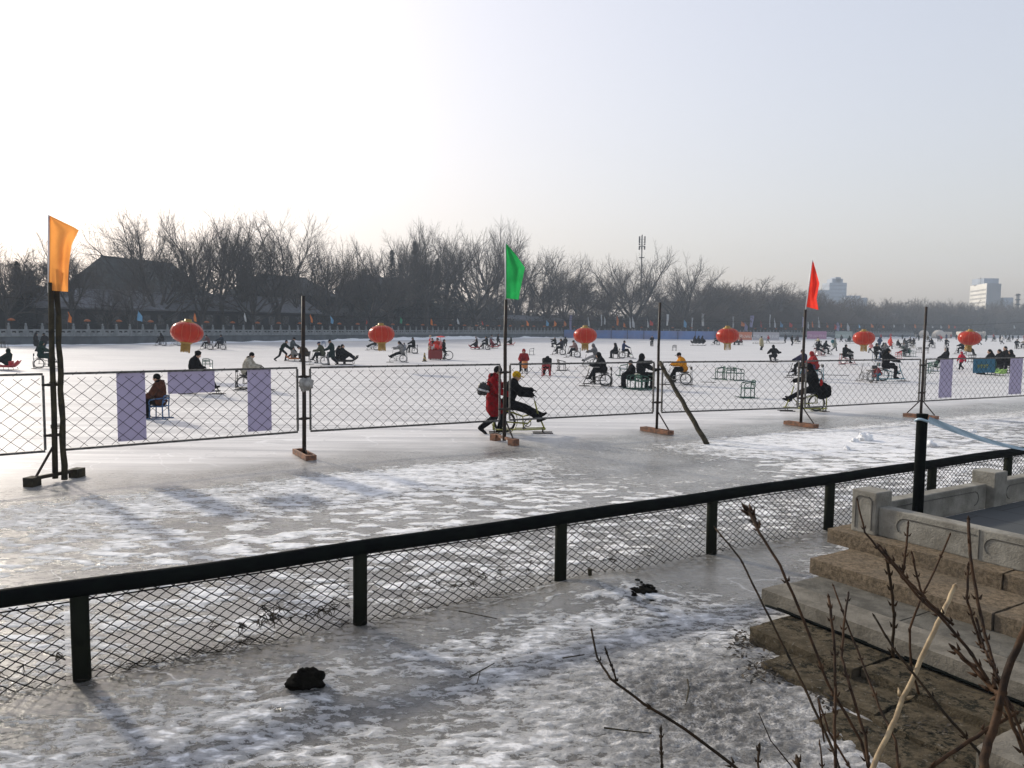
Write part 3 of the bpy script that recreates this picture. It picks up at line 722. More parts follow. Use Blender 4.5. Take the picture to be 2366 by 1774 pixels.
banner(1, 267, 334, .585, 1.785, purple, 'tall purple banner on the left fence panel, left of the seated man')
banner(1, 386, 495, 1.385, 1.79, purple, 'wide low purple banner on the left fence panel')
banner(1, 571, 626, .59, 1.785, purple, 'tall purple banner near the right end of the left fence panel')
banner(6, 2174, 2204, .59, 1.785, purple, 'tall purple banner on the right fence panel, left of the teal one')
tb = banner(6, 2250, 2302, 1.33, 1.78, teal, 'teal blue banner with faint yellow marks on the right fence panel')
banner(6, 2336, 2365, .59, 1.785, purple, 'tall purple banner at the right edge, right of the teal one')
W_ = 1.3; mb = MB(); mk = mat('faded_yellow_print', (.22, .26, .10), .6, .3, 9)
for k in range(4): mb.box((.28+.15*k, -.012, 1.56+.012*(k % 2)), (.11, .002, .07)); mb.box((.27+.15*k, -.012, 1.50), (.07, .002, .03))
mb.build('print', mk, tb)
post_lab = ['dark fence post with a leaning wooden stick and black foot at left', 'dark fence post without flag, a grey rag tied on it', 'fence post carrying the green flag on orange wood blocks',
            'fence post braced by a leaning wooden prop', 'fence post carrying the red flag on a wooden skid', 'dark fence post with two braces right behind the black pole']
foot_dir = [V((.34, .94, 0)), V((.5, -.86, 0)), V((.5, -.86, 0)), V((.55, -.83, 0)), V((.5, -.86, 0)), V((.55, -.83, 0))]
def lean_y(p): return p.y
for i in range(6):
    p = FP[i+1]; e = empty('fence_post', p); tag(e, post_lab[i], 'fence post', 'posts of the rink fence')
    top = [3.3, 3.22, 3.27, 3.3, 3.2, 3.38][i]
    r = [.045, .042, .042, .035, .04, .04][i]
    fd = foot_dir[i].normalized(); mb = MB()
    tx = .02 if i == 0 else 0.0
    mb.tube([(0, 0, .05), (.01+tx*.35, 0, 1.2), (tx*.66, .0, 2.2), (.012+tx, 0, top)], [r, r*.98, r*.95, r*.9], 10); mb.build('pole', dark_wood if i == 0 else dark_steel, e, True)
    mb = MB(); up = V((0, 0, .06))
    if i in (0, 2):
        mb.bar(-fd*.45+V((0, 0, .12)), fd*.45+V((0, 0, .12)), .05, .06)
        fo = mb.build('foot', dark_steel if i == 0 else rust_wood, e)
        for s_ in (-1, 1):
            mb = MB(); mb.box(fd*.42*s_+V((0, 0, .075)), (.2, .17, .15), math.atan2(fd.y, fd.x)+.2); mb.build('block', dark_wood if i == 0 else rust_wood, e)
    else:
        sd = V((-fd.y, fd.x, 0))
        for s_ in (-1, 1): mb.bar(-fd*.5+sd*.085*s_+up, fd*.5+sd*.085*s_+up, .045, .10)
        for s_ in (-1, 1): mb.bar(sd*.062+fd*.47*s_+up, -sd*.062+fd*.47*s_+up, .06, .098)
        fo = mb.build('foot', rust_wood, e)
    mb = MB()
    if i == 0: mb.tube([-fd*.35+V((0, 0, .14)), V((0, 0, .62))], .022, 6)
    elif i != 1: mb.tube([fd*.42+V((0, 0, .13)), V((0, 0, .58))], .018, 6)
    else: mb.tube([fd*.2+V((0, 0, .10)), V((0, 0, .25))], .014, 6)
    if i == 5: mb.tube([-fd*.42+V((0, 0, .13)), V((0, 0, .58))], .018, 6)
    mb.build('brace', dark_steel, e)
    d = (FP[i+2]-FP[i]).normalized()
    for z in (.78, 1.62):
        mb = MB(); mb.bar(-d*.15+V((0, 0, z)), d*.15+V((0, 0, z)), .05, .04); mb.box((0, 0, z), (.11, .11, .05)); mb.build('bracket', dark_steel, e)
# wooden stick lashed to the first post
e = FP[1]; mb = MB()
tp_ = at(130, 618, 12.92); bt = at(149, 1108, 12.92)
n = 14; pts = [bt.lerp(tp_, k/n)+V((.012*math.sin(k*1.9), 0, 0)) for k in range(n+1)]
mb.tube(pts, [.049-.0007*k+.004*math.sin(k*2.7) for k in range(n+1)], 10)
for z_ in (.9, 1.62): 
    for q_ in range(3): mb.tube([V((e.x+.03, 12.93, z_+q_*.02))+V((.11*math.cos(a_), .09*math.sin(a_), .008*math.sin(a_))) for a_ in [2*math.pi*j/10 for j in range(10)]], .006, 5, closed=True)
tag(mb.build('wooden_stick', dark_wood, None, True), 'thick rough wooden stick lashed upright to the leftmost fence post', 'stick')
a_, b_ = gnd(1634, 1027), at(1524, 836, FP[4].y-.06)
mb = MB(); n = 12; mb.tube([a_.lerp(b_, k/n)+V((.012*math.sin(k*2.3), .01*math.cos(k*1.7), 0)) for k in range(n+1)], [.062-.0012*k+.004*math.sin(k*3.1) for k in range(n+1)], 10)
tag(mb.build('wooden_prop', dark_wood, None, True), 'dark wooden prop leaning against the fence post from the ice', 'prop')
o = lump_mesh(.13, 8, 1.0, .55).build('grey_rag', cloth((.33, .32, .30)), None, True); o.location = FP[2]+V((.07, -.05, 1.47)); tag(o, 'crumpled grey rag tied on the fence post left of centre', 'rag')
# flags
def flag(i, name_m, rows_px, yd, lab, pole_px, pole_m):
    """rows_px: list of (hoist px, fly px) from top to bottom"""
    e = empty('flag', at(*pole_px[1], yd)); tag(e, lab, 'flag', 'coloured flags on the fence posts')
    def edge(f, k):
        x = f*(len(rows_px)-1); j = min(int(x), len(rows_px)-2); g_ = x-j
        A_, B_ = rows_px[j][k], rows_px[j+1][k]
        return (A_[0]+(B_[0]-A_[0])*g_, A_[1]+(B_[1]-A_[1])*g_)
    rows = []
    for a in range(25):
        f = a/24; h_, l_ = edge(f, 0), edge(f, 1); row = []
        for b in range(15):
            g_ = b/14; px, py = h_[0]+(l_[0]-h_[0])*g_, h_[1]+(l_[1]-h_[1])*g_
            dep = yd+.10*math.sin(g_*5.5+f*2.5)*g_+.05*math.sin(g_*11-f*5)*g_
            row.append(at(px*1.0696, py*1.0696, dep)-e.location)
        rows.append(row)
    mb = MB(); mb.grid(rows); mb.build('cloth', name_m, e, True)
    mb = MB(); p0, p1 = at(*pole_px[0], yd+.01)-e.location, at(*pole_px[1], yd+.01)-e.location
    mb.tube([p0, p0.lerp(p1, .5), p1], .016, 8); mb.build('staff', pole_m, e, True)
white_paint = mat('white_plastic_pipe', (.7, .7, .7), .4, .1, 5)
flag(0, translucent('orange_cloth', (.85, .36, .09), .5, c2=(.75, .30, .07)), [((107, 466), (109, 466)), ((107, 498), (171, 496)), ((107, 530), (155, 528)), ((107, 565), (149, 572)), ((106, 600), (147, 605)), ((106, 627), (147, 630))], FP[1].y-.02,
     'large orange flag on a white staff at left', ((113, 497), (112, 676)), white_paint)
flag(2, translucent('green_cloth', (.02, .36, .09), .45, c2=(.012, .25, .06)), [((1093, 526), (1095, 527)), ((1093, 556), (1116, 552)), ((1093, 580), (1134, 578)), ((1092, 612), (1127, 612)), ((1091, 644), (1120, 647))], FP[3].y-.02,
     'bright green flag on the fence post at centre', ((1168, 562), (1168, 700)), white_paint)
flag(4, translucent('red_cloth', (.85, .055, .03), .45, c2=(.66, .035, .02)), [((1755, 563), (1757, 565)), ((1751, 590), (1764, 590)), ((1748, 615), (1770, 612)), ((1744, 640), (1764, 645)), ((1740, 662), (1768, 669))], FP[5].y-.02,
     'red flag on a tilted staff at right', ((1877, 601), (1861, 716)), white_paint)

# ================================================================ six big red lanterns on a thin cable
def lantern_mat():
    m = translucent('red_lantern_silk', (.56, .040, .007), .30, .2, .24, 2.5, c2=(.44, .026, .006))
    m.node_tree.nodes['Principled BSDF'].inputs['Specular IOR Level'].default_value = .28
    return m
gold = mat('gold_fabric', (.38, .23, .035), .5, .3, 12, metal=.2, c2=(.25, .15, .025))
lm = lantern_mat(); D_ = 1.5
lan = empty('red_lantern')
mb = MB(); n = 48; prof = []
NV = 18
for i in range(NV+1):
    a = -math.pi/2*.80+math.pi*.80*i/NV
    prof.append((.75*math.cos(a)**.8, .50*math.sin(a)/math.sin(math.pi/2*.80)))
vs = []
for r, z in prof:
    for k in range(n): 
        rr = r*(1-.035*abs(math.sin(math.pi*k/n*14/1.0*0.5*2/2))) if False else r*(1-.03*(1-abs(math.sin(math.pi*k*12/n))))
        vs.append((rr*math.cos(2*math.pi*k/n), rr*math.sin(2*math.pi*k/n), z))
mb._add(vs, [(i*n+k, i*n+(k+1) % n, (i+1)*n+(k+1) % n, (i+1)*n+k) for i in range(NV) for k in range(n)])
mb.build('silk_body', lm, lan, True)
mb = MB()
for k in range(12):
    a = 2*math.pi*k/12; mb.tube([V((r*1.0*math.cos(a), r*1.0*math.sin(a), z)) for r, z in prof], .008, 5)
mb.build('rib', mat('rib_red', (.5, .10, .02), .5, .1, 9), lan)
mb = MB(); mb.lathe([(.30, .45), (.30, .52), (.20, .56), (.16, .56), (.16, .66), (.05, .68)], n=20); mb.build('top_cap', gold, lan, True)
mb = MB(); mb.lathe([(.16, -.58), (.27, -.56), (.30, -.50), (.28, -.44)], n=20); mb.build('bottom_cap', gold, lan, True)
mb = MB()
for k in range(26):
    a = 2*math.pi*k/26; x, y = .20*math.cos(a), .20*math.sin(a)
    mb.tube([(x, y, -.56), (x*1.02+rng.uniform(-.01, .01), y*1.02, -.75), (x*1.06+rng.uniform(-.03, .03), y*1.06, -.98+rng.uniform(-.05, .05))], [.016, .018, .012], 5)
mb.build('tassel', gold, lan)
mb = MB(); mb.tube([(0, 0, .66), (0, 0, .95)], .008, 5); mb.build('hanger', dark_steel, lan)
lan_px = [(432, 768, 37.5), (881, 772, 45.0), (1352, 775, 50.0), (1681, 775, 52.0), (1996, 781, 56.2), (2240, 781, 56.4)]
lan_lab = ['large red silk lantern farthest left, tilted, with gold tassel', 'large red silk lantern left of the decorated red cart', 'large red silk lantern right of the green flag', 'large red silk lantern in front of the orange shore banner',
           'large red silk lantern right of the red flag', 'large red silk lantern closest to the right edge']
LP = []
for k, (px, py, d) in enumerate(lan_px):
    o = lan if k == 0 else copy_tree(lan)
    p = at(px, py, d); o.location = p; o.rotation_euler = (rng.uniform(-.05, .05)+(.06 if k == 0 else 0), [.10, .06, .0, .07, .0, -.07][k], rng.uniform(0, 6)); LP.append(V((p.x, p.y, p.z+.95)))
    o.scale = (1, 1, .96); tag(o, lan_lab[k], 'lantern', 'six big red lanterns hanging over the rink')
cb = empty('lantern_cable', (0, 0, 0)); tag(cb, 'thin cable strung over the rink that the red lanterns hang from', 'cable')
mb = MB(); d0 = (LP[1]-LP[0]); d1 = LP[5]-LP[4]
ends = [LP[0]-d0*.9+V((0, 0, .6)), LP[5]+d1*1.6+V((0, 0, .6))]
mb.tube([ends[0]]+LP+[ends[1]], .006, 5); mb.build('cable_run', dark_steel, cb)
for e_ in ends:
    mb = MB(); mb.tube([(e_.x, e_.y, 0), (e_.x, e_.y, e_.z+.1)], .06, 8); mb.build('mast', dark_steel, cb)
# ================================================================ far shore
SH = [V((-105, 7, 0)), V((-54, 90, 0)), V((-36, 122, 0)), V((13, 204, 0)), V((62, 222, 0)), V((110, 265, 0)), V((170, 330, 0)), V((335, 440, 0))]
LAND = .95
def offset_line(off):
    out = []
    for i, p in enumerate(SH):
        d = (SH[min(i+1, len(SH)-1)]-SH[max(i-1, 0)]).normalized(); out.append(p+V((-d.y, d.x, 0))*off)
    return out
def shore_at(px, off=0.0):
    """point on the shore line (moved inland by off) seen in picture column px"""
    L = offset_line(off); k = (px-CX)/F
    for a, b_ in zip(L, L[1:]):
        d = b_-a; den = d.x-k*d.y
        if abs(den) < 1e-9: continue
        t_ = (k*a.y-a.x)/den
        if -.0001 <= t_ <= 1.0001: return a+d*t_
    return L[-1] if k > .4 else L[0]
def hor(px): return 755.2+.01*(px-CX)
def zpx(py, p, px=None):
    px = px if px is not None else CX+p.x/p.y*F
    return H+(hor(px)-py)/F*p.y
# land behind the shore
mb = MB(); outer = [V((-420, 7, 0)), V((-420, 640, 0)), V((620, 640, 0)), V((620, 440, 0))]
poly = [V((p.x, p.y, LAND)) for p in SH]+[V((620, 440, LAND)), V((620, 640, LAND)), V((-420, 640, LAND)), V((-420, 7, LAND))]
mb._add(poly, [tuple(range(len(poly)))])
tag(mb.build('ground', mat('winter_soil', (.09, .075, .055), .95, .4, .3)), kind='structure')
wall_stone = mat('shore_wall_stone', (.085, .10, .11), .85, .3, .8, c2=(.05, .06, .065), bmp=.3, bscale=6)
bal_stone = mat('balustrade_stone', (.24, .26, .265), .85, .25, 1.2, c2=(.15, .165, .17))
rw = empty('shore_wall'); tag(rw, 'grey stone embankment wall along the far shore', 'wall')
for i in range(len(SH)-1):
    a, b_ = SH[i], SH[i+1]; d = (b_-a).normalized(); nrm = V((-d.y, d.x, 0)); mb = MB()
    mb.bar(a+nrm*.4+V((0, 0, .42)), b_+nrm*.4+V((0, 0, .42)), .8, 1.04); mb.bar(a+nrm*.34+V((0, 0, .97)), b_+nrm*.34+V((0, 0, .97)), .9, .09); mb.build('wall_run', wall_stone, rw)
bal_lab = ['pale stone balustrade at the far left shore', 'pale stone balustrade behind the left red lantern', 'pale stone balustrade along the middle of the far shore', 'stone balustrade behind the blue barrier', 'distant stone balustrade behind the shore banners', 'hazy stone balustrade at the far right']
post_me = None
for i in range(6):
    a, b_ = SH[i], SH[i+1]
    if i == 0: a = SH[1]+(SH[0]-SH[1])*.45
    d = (b_-a).normalized(); L = (b_-a).length; nrm = V((-d.y, d.x, 0))
    e = empty('stone_balustrade', a+nrm*.35, math.atan2(d.y, d.x)); tag(e, bal_lab[i], 'balustrade', 'stone balustrades on the far shore')
    nb = int(L/1.8); mbp = MB()
    if post_me is None:
        mb = MB(); mb.box((0, 0, .62), (.24, .24, 1.25)); mb.lathe([(.09, 1.245), (.12, 1.27), (.085, 1.32), (.115, 1.40), (.11, 1.47), (.03, 1.55)], n=8); post_me = mb.mesh('balustrade_post', bal_stone)
    s_ = MB()
    for k in range(nb):
        x0 = k*L/nb; x1 = (k+1)*L/nb
        s_.box(((x0+x1)/2, 0, .22), (x1-x0-.245, .14, .40)); s_.box(((x0+x1)/2, 0, .745), (x1-x0-.245, .17, .17))
        for xx in (x0+.22, (x0+x1)/2, x1-.22): s_.box((xx, 0, .54), (.22, .12, .24))
        for xx in ((x0*3+x1)/4+.05, (x0+x1*3)/4-.05): s_.box((xx, 0, .45), (.2, .11, .06))
        if k < 100 and i < 4: o = link('post', post_me, e); o.location = (x0, 0, LAND+.05)
        else: 
            mbp.box((x0, 0, .62), (.24, .24, 1.25)); mbp.lathe([(.09, 1.245), (.115, 1.40), (.03, 1.55)], (x0, 0, 0), n=6)
    o = s_.build('rail_panels', bal_stone, e); o.location.z = LAND+.06
    if mbp.v: o = mbp.build('post_row', bal_stone, e); o.location.z = LAND+.05; o['kind'] = 'stuff'
# snow pushed up along the foot of the wall
mb = MB(); rows = []
for i in range(len(SH)-1):
    a, b_ = SH[i], SH[i+1]; L = (b_-a).length; d = (b_-a)/L; nrm = V((d.y, -d.x, 0)); n = int(L/1.1)
    for k in range(n):
        p = a+d*(k*L/n); h = max(0.02, .16+.35*noise.noise(p*.13)+.22*noise.noise(p*.5)); wd_ = 1.0+1.2*max(0, noise.noise(p*.2+V((5, 0, 0))))
        if -30 < p.x < -8: h += .25+.3*abs(noise.noise(p*.21))
        rows.append([p+nrm*-.05+V((0, 0, h)), p+nrm*wd_*.35+V((0, 0, h*.95)), p+nrm*wd_*.7+V((0, 0, h*.5)), p+nrm*wd_*1.3+V((0, 0, -.02))])
mb.grid(rows); tag(mb.build('snow_bank', snow_m, None, True), kind='stuff')

# ---- courtyard wall with tiled roof, houses
roof_tile = mat('grey_roof_tiles', (.15, .16, .175), .8, .25, 2, c2=(.10, .105, .12))
roof_dark = mat('dark_roof', (.022, .026, .026), .85, .3, 1.5)
wall_dark = mat('dark_brick_wall', (.016, .017, .018), .9, .3, 1.5, c2=(.011, .012, .013))
wall_grey = mat('grey_plaster', (.17, .165, .155), .9, .25, .8)
wall_ochre = mat('ochre_plaster', (.06, .052, .03), .9, .25, .8)
window_dark = mat('dark_window', (.015, .017, .02), .2, .2, 3)
def gable(p, d, L, W, zw, zr, name, lab, wm, rm, wins=0, hip=0.0, over=.5, base=LAND):
    """p near left corner, d along the front; depth W behind"""
    e = empty(name, (p.x, p.y, base), math.atan2(d.y, d.x)); tag(e, lab, 'building')
    h = zw-base; r = zr-base
    mb = MB(); mb.box((L/2, W/2, h/2-.05), (L, W, h+.1)); 
    if hip == 0: 
        for x in (0.0, L): mb._add([(x, 0, h), (x, W, h), (x, W/2, r-.1)], [(0, 1, 2)])
    mb.build('wall', wm, e)
    mb = MB(); o_ = over; s_ = (r-h)/(W/2); ze = h-s_*o_+.06; hp = hip*W/2
    A_ = [(-o_, -o_, ze), (L+o_, -o_, ze), (L+o_, W+o_, ze), (-o_, W+o_, ze)]; R_ = [(-o_+hp if hip else -o_, W/2, r), (L+o_-hp if hip else L+o_, W/2, r)]
    b2 = [(x, y, z-.22) for x, y, z in A_]+[(x, y, z-.22) for x, y, z in R_]
    mb._add(A_+R_+b2, [(0, 1, 5, 4), (2, 3, 4, 5), (1, 2, 5), (3, 0, 4), (6, 10, 11, 7), (8, 11, 10, 9), (7, 11, 8), (9, 10, 6), (0, 6, 7, 1), (1, 7, 8, 2), (2, 8, 9, 3), (3, 9, 6, 0)])
    mb.tube([R_[0], V(R_[0]).lerp(V(R_[1]), .5)+V((0, 0, -.02)), R_[1]], .2, 6)
    ro = mb.build('roof', rm, e)
    for k in range(wins):
        x = L*(k+.5)/wins; mb = MB(); mb.box((x, -.02, h*.55), (min(1.6, L/wins*.5), .1, h*.4)); mb.build('window', window_dark, e)
    return e
sd_ = (SH[2]-SH[1]).normalized(); sd2 = (SH[3]-SH[2]).normalized()
pA = shore_at(-260, 13); 
def wall_run(px0, px1, off, zw, zr, W, name, lab, wm, rm, wins=0, hip=0., over=.5):
    a, b_ = shore_at(px0, off), shore_at(px1, off); d = b_-a; L = d.length; d.normalize(); d_ = d
    return gable(a, d_, L, W, zw, zr, name, lab, wm, rm, wins, hip, over)
wall_run(-200, 88, 13, 4.6, 5.9, 6, 'courtyard_wall', 'long dark courtyard wall behind the orange flag at left', wall_dark, roof_dark)
wall_run(90, 420, 12.5, 4.95, 7.3, 8, 'courtyard_hall', 'long dark hall with a grey tiled roof below the big gable', wall_dark, roof_tile, 9)
wall_run(424, 735, 12.5, 5.15, 7.4, 8, 'courtyard_hall', 'long dark hall with grey tiled roof, right of the big gable', wall_dark, roof_tile, 9)
# the big gabled hall
a = shore_at(288, 26); b_ = shore_at(520, 31); d = (b_-a); L = d.length; d.normalize()
gable(a, d, L, 17, 6.0, 13.9, 'great_hall', 'large hall with a broad dark sloping roof behind the courtyard', wall_dark, mat('old_green_grey_roof', (.05, .058, .056), .9, .25, .6), 0, .55, .8)
a = shore_at(632, 24); b_ = shore_at(778, 26); d = (b_-a); L = d.length; d.normalize()
gable(a, d, L, 12, 9.0, 12.6, 'courtyard_house', 'dark two storey house with flat ridge behind the courtyard hall', wall_dark, roof_dark, 6, .5)
a = shore_at(868, 28); b_ = shore_at(990, 30); d = (b_-a); L = d.length; d.normalize()
gable(a, d, L, 12, 11.5, 14.5, 'courtyard_house', 'dark house block among conifers left of the green flag', wall_dark, roof_dark, 5, .6)
wall_run(738, 1010, 16, 4.8, 6.4, 7, 'courtyard_wall', 'low dark wall behind the decorated red cart', wall_dark, roof_dark)
wall_run(1185, 1300, 10, 4.6, 5.6, 7, 'ochre_house', 'low ochre walled house right of the green flag post', wall_ochre, roof_tile, 0)

# ================================================================ trees
bark = mat('winter_bark', (.036, .032, .028), .9, .35, 2.5, bmp=.4)
twigm = mat('winter_twigs', (.055, .047, .04), .9, .3, 3)
twig_br = mat('brown_twigs', (.08, .064, .05), .9, .3, 1.5)
pine_m = mat('evergreen_leaves', (.014, .021, .016), .8, .4, 1.2, c2=(.009, .014, .011))
def grow(mbT, mbC, seed, h, spread, fork, twigs, droop=0.0, limbs=5, fine=.014, slim=1.0, dens=1.0):
    r = random.Random(seed)
    def chain(p, d, L, r0, r1, nseg, bend, up):
        pts = [p]; rs = [r0]
        for k in range(nseg):
            d = (d+V((r.uniform(-1, 1), r.uniform(-1, 1), r.uniform(-1, 1)))*bend+V((0, 0, up))).normalized()
            pts.append(pts[-1]+d*(L/nseg)); rs.append(r0+(r1-r0)*(k+1)/nseg)
        return pts, rs
    T = h*fork; tr = h*.024*slim
    pts, rs = chain(V((0, 0, -.3)), V((r.uniform(-.06, .06), r.uniform(-.06, .06), 1)), T+.3, tr*1.35, tr, 5, .05, .05)
    mbT.tube(pts, rs, 8)
    top = pts[-1]
    def side(d, ang, az):
        a = d.orthogonal().normalized(); a = Quaternion(d, az) @ a
        return (d*math.cos(ang)+a*math.sin(ang)).normalized()
    def rec(p, d, L, rad, lev):
        if lev == 0:
            pts, rs = chain(p, d, L, rad, fine*.7, 2, .22, .05-droop)
            mbC.tube(pts, rs, 3, cap=False); return
        nseg = 4 if lev > 1 else 3
        pts, rs = chain(p, d, L, rad, max(fine, rad*.5), nseg, .22 if lev > 1 else .22, (.045 if lev > 1 else .03)-droop*.6)
        (mbT if lev >= 4 else mbC).tube(pts, rs, 5 if lev > 2 else (4 if lev > 1 else 3), cap=False)
        nchild = {4: 5, 3: 5, 2: 5, 1: twigs}[lev]
        nchild = max(2, int(nchild*dens+.5))
        for k in range(nchild):
            f = .28+.72*(k+r.random()*.8)/nchild; f = min(f, .999)
            i = min(nseg-1, int(f*nseg)); q = pts[i].lerp(pts[i+1], f*nseg-i); dd = (pts[i+1]-pts[i]).normalized()
            rad2 = max(fine, (rs[i]+(rs[i+1]-rs[i])*(f*nseg-i))*.62)
            rec(q, side(dd, r.uniform(.35, .85), r.uniform(0, 6.28)), L*r.uniform(.42, .68), rad2, lev-1)
        rec(pts[-1], (pts[-1]-pts[-2]).normalized(), L*.55, max(fine, rs[-1]), lev-1)
    for k in range(limbs):
        az = 6.283*k/limbs+r.uniform(-.4, .4); ang = r.uniform(.55, 1)*spread*1.2
        i = r.choice([3, 4, 5, 5]); p0 = pts[i]
        rec(p0, V((math.cos(az)*math.sin(ang), math.sin(az)*math.sin(ang), math.cos(ang))), h*(1-fork)*r.uniform(.56, .74), tr*.62, 4)
    rec(top, V((r.uniform(-.1, .1), r.uniform(-.1, .1), 1)).normalized(), h*(1-fork)*.5, tr*.75, 4)
TREES = {}
def tree_proto(key, seed, h, spread, fork, twigs, tm=None, **k):
    mt, mc = MB(), MB(); grow(mt, mc, seed, h, spread, fork, twigs, **k)
    zs = max(p[2] for p in mc.v); s = h/zs
    for m_ in (mt, mc): m_.v = [(p[0]*s, p[1]*s, p[2]*s) for p in m_.v]
    w_ = max(abs(p[0]) for p in mc.v)
    TREES[key] = (mt.mesh('tree_trunk', bark), mc.mesh('tree_crown', tm or twigm), h, w_)
tree_proto('A', 11, 20, .75, .24, 3, dens=.85); tree_proto('B', 23, 20, .66, .28, 3, dens=.85); tree_proto('C', 5, 20, 1.0, .20, 3, limbs=8, dens=.85)
tree_proto('S', 41, 20, .42, .25, 2, slim=.7, limbs=4); tree_proto('E', 77, 20, .55, .30, 3, limbs=5)
tree_proto('W', 31, 14, 1.0, .22, 4, tm=twig_br, droop=.06, fine=.022); tree_proto('R', 67, 14, .9, .18, 4, tm=twig_br, fine=.026, limbs=6)
def tree(key, p, h, lab, group, wid=1.0, rz=None, name='bare_tree'):
    mt, mc, h0, w0 = TREES[key]; e = empty(name, (p.x, p.y, LAND), rng.uniform(0, 6.28) if rz is None else rz)
    s = (h)/h0; e.scale = (s*wid, s*wid, s); tag(e, lab, 'tree', group)
    link('trunk', mt, e); link('crown', mc, e); return e
def tree_px(key, px, py, off, lab, wid=1.0, group='leafless trees along the far shore', rz=None):
    p = shore_at(px, off); h = max(3, (zpx(py, p)-LAND)*1.04); return tree(key, p, h, lab, group, wid, rz)
for a_ in [('A', 18, 560, 9, 'leafless tree at the left edge behind the shore', .9), ('W', 62, 568, 16, 'thin drooping leafless tree just left of the orange flag', 1.0), ('E', 168, 540, 8, 'leafless tree rising right of the orange flag', .9),
           ('B', 196, 575, 24, 'faint leafless tree behind the gable left end', .9), ('A', 250, 648, 6.5, 'small leaning leafless tree in front of the big gable', .9), ('S', 300, 642, 7, 'small thin tree before the right part of the big gable', 1.3),
           ('S', 322, 470, 30, 'tall slender tree whose tip stands above its neighbours left of centre', .8), ('C', 372, 520, 13, 'broad leafless tree behind the left red lantern', .85), ('B', 425, 505, 18, 'leafless tree just right of the left red lantern', .9),
           ('A', 468, 500, 10, 'dense leafless tree over the courtyard roof', .85), ('B', 515, 462, 12, 'tallest leafless tree in the group right of the big gable', .85), ('E', 560, 485, 15, 'tall leafless tree next to the tallest one', .9),
           ('C', 588, 540, 8, 'lower spreading leafless tree over the hall roof end', .75), ('S', 642, 488, 8, 'slender pale tree standing alone left of the fence post with the rag', 1.1), ('A', 690, 545, 14, 'leafless tree behind the fence post with the rag', .8),
           ('B', 735, 540, 18, 'leafless tree right of the fence post with the rag', .9), ('A', 772, 552, 10, 'leafless tree before the two storey house', .8), ('E', 812, 578, 14, 'small leafless tree left of the second red lantern', .9),
           ('C', 858, 560, 10, 'leafless tree above the second red lantern', .8), ('B', 905, 525, 12, 'tall leafless tree right of the second red lantern', .9), ('A', 955, 515, 18, 'tall leafless tree left of the conifers', .8), ('E', 985, 522, 9, 'tall leafless tree above the decorated red cart', .9),
           ('B', 1030, 512, 13, 'tall leafless tree right of the decorated red cart', .95), ('C', 1098, 520, 9, 'broad spreading leafless tree left of the green flag', .95), ('A', 1130, 512, 20, 'tall leafless tree just left of the green flag', .85), ('E', 1192, 535, 14, 'leafless tree just right of the green flag', .9),
           ('S', 1262, 570, 10, 'thin pale leafless tree right of the green flag', 1.1), ('A', 1300, 590, 15, 'leafless tree with fine twigs above the third red lantern', .9), ('W', 1340, 622, 8, 'round brown willow above the third red lantern', 1.05), ('R', 1215, 640, 16, 'dense brown tree behind the ochre house', 1.1),
           ('R', 1398, 640, 14, 'dense brown bushy tree left of the mast', 1.0), ('C', 1462, 568, 8, 'big spreading leafless tree in front of the antenna mast', 1.05), ('C', 1578, 592, 8, 'big spreading leafless tree right of the antenna mast', 1.1), ('R', 1530, 672, 18, 'brown bushy tree between the two big spreading trees', 1.1)]:
    tree_px(*a_[:5], wid=a_[5])
for k, (px, py) in enumerate([(1628, 648), (1668, 655), (1705, 642), (1742, 658), (1775, 668), (1808, 672), (1842, 668), (1880, 688), (1912, 682), (1945, 700), (1978, 705), (2012, 692), (2048, 688), (2078, 690), (2110, 704), (2142, 690), (2170, 702), (2205, 694), (2240, 690), (2268, 704), (2300, 698), (2335, 702), (2362, 694), (2400, 698)]):
    tree_px('RW'[k % 2] if px > 1640 else 'R', px, py, rng.uniform(12, 20), 'rounded brown leafless tree in the hazy row on the right shore', rng.uniform(1.1, 1.5), 'hazy tree row on the right shore')
for k in range(26):
    px = 1610+k*31+rng.uniform(-8, 8); tree_px('RW'[k % 2], px, 712+rng.uniform(-8, 10), rng.uniform(6, 10), 'low brown leafless tree at the foot of the hazy row on the right shore', rng.uniform(1.2, 1.7), 'low trees at the foot of the right shore row')
# conifers
def conifer_mesh(seed, h, w_, n):
    r = random.Random(seed); mb = MB()
    for k in range(n):
        f = r.random()**1.25; z = h*(.06+.94*f); rad = w_*(1-f)**.85*(.75+.35*math.sin(f*34+seed))+.08
        a = r.uniform(0, 6.28); q = rad*math.sqrt(r.uniform(.15, 1)); c = V((q*math.cos(a), q*math.sin(a), z-.25*q))
        d = V((math.cos(a), math.sin(a), r.uniform(-.6, .3))).normalized(); s_ = V((-math.sin(a), math.cos(a), r.uniform(-.4, .4))).normalized(); L = r.uniform(.25, .6)
        mb._add([c-s_*L*.3, c+d*L, c+s_*L*.3, c-d*L*.5+V((0, 0, .1))], [(0, 1, 2, 3)])
    return mb.mesh('conifer_foliage', pine_m)
con_t = MB(); con_t.tube([(0, 0, -.3), (0, 0, 7), (0, 0, 13)], [.25, .15, .04], 6); con_tm = con_t.mesh('conifer_trunk', bark)
cons = [conifer_mesh(1, 14, 2.4, 1900), conifer_mesh(2, 14, 3.4, 2400)]
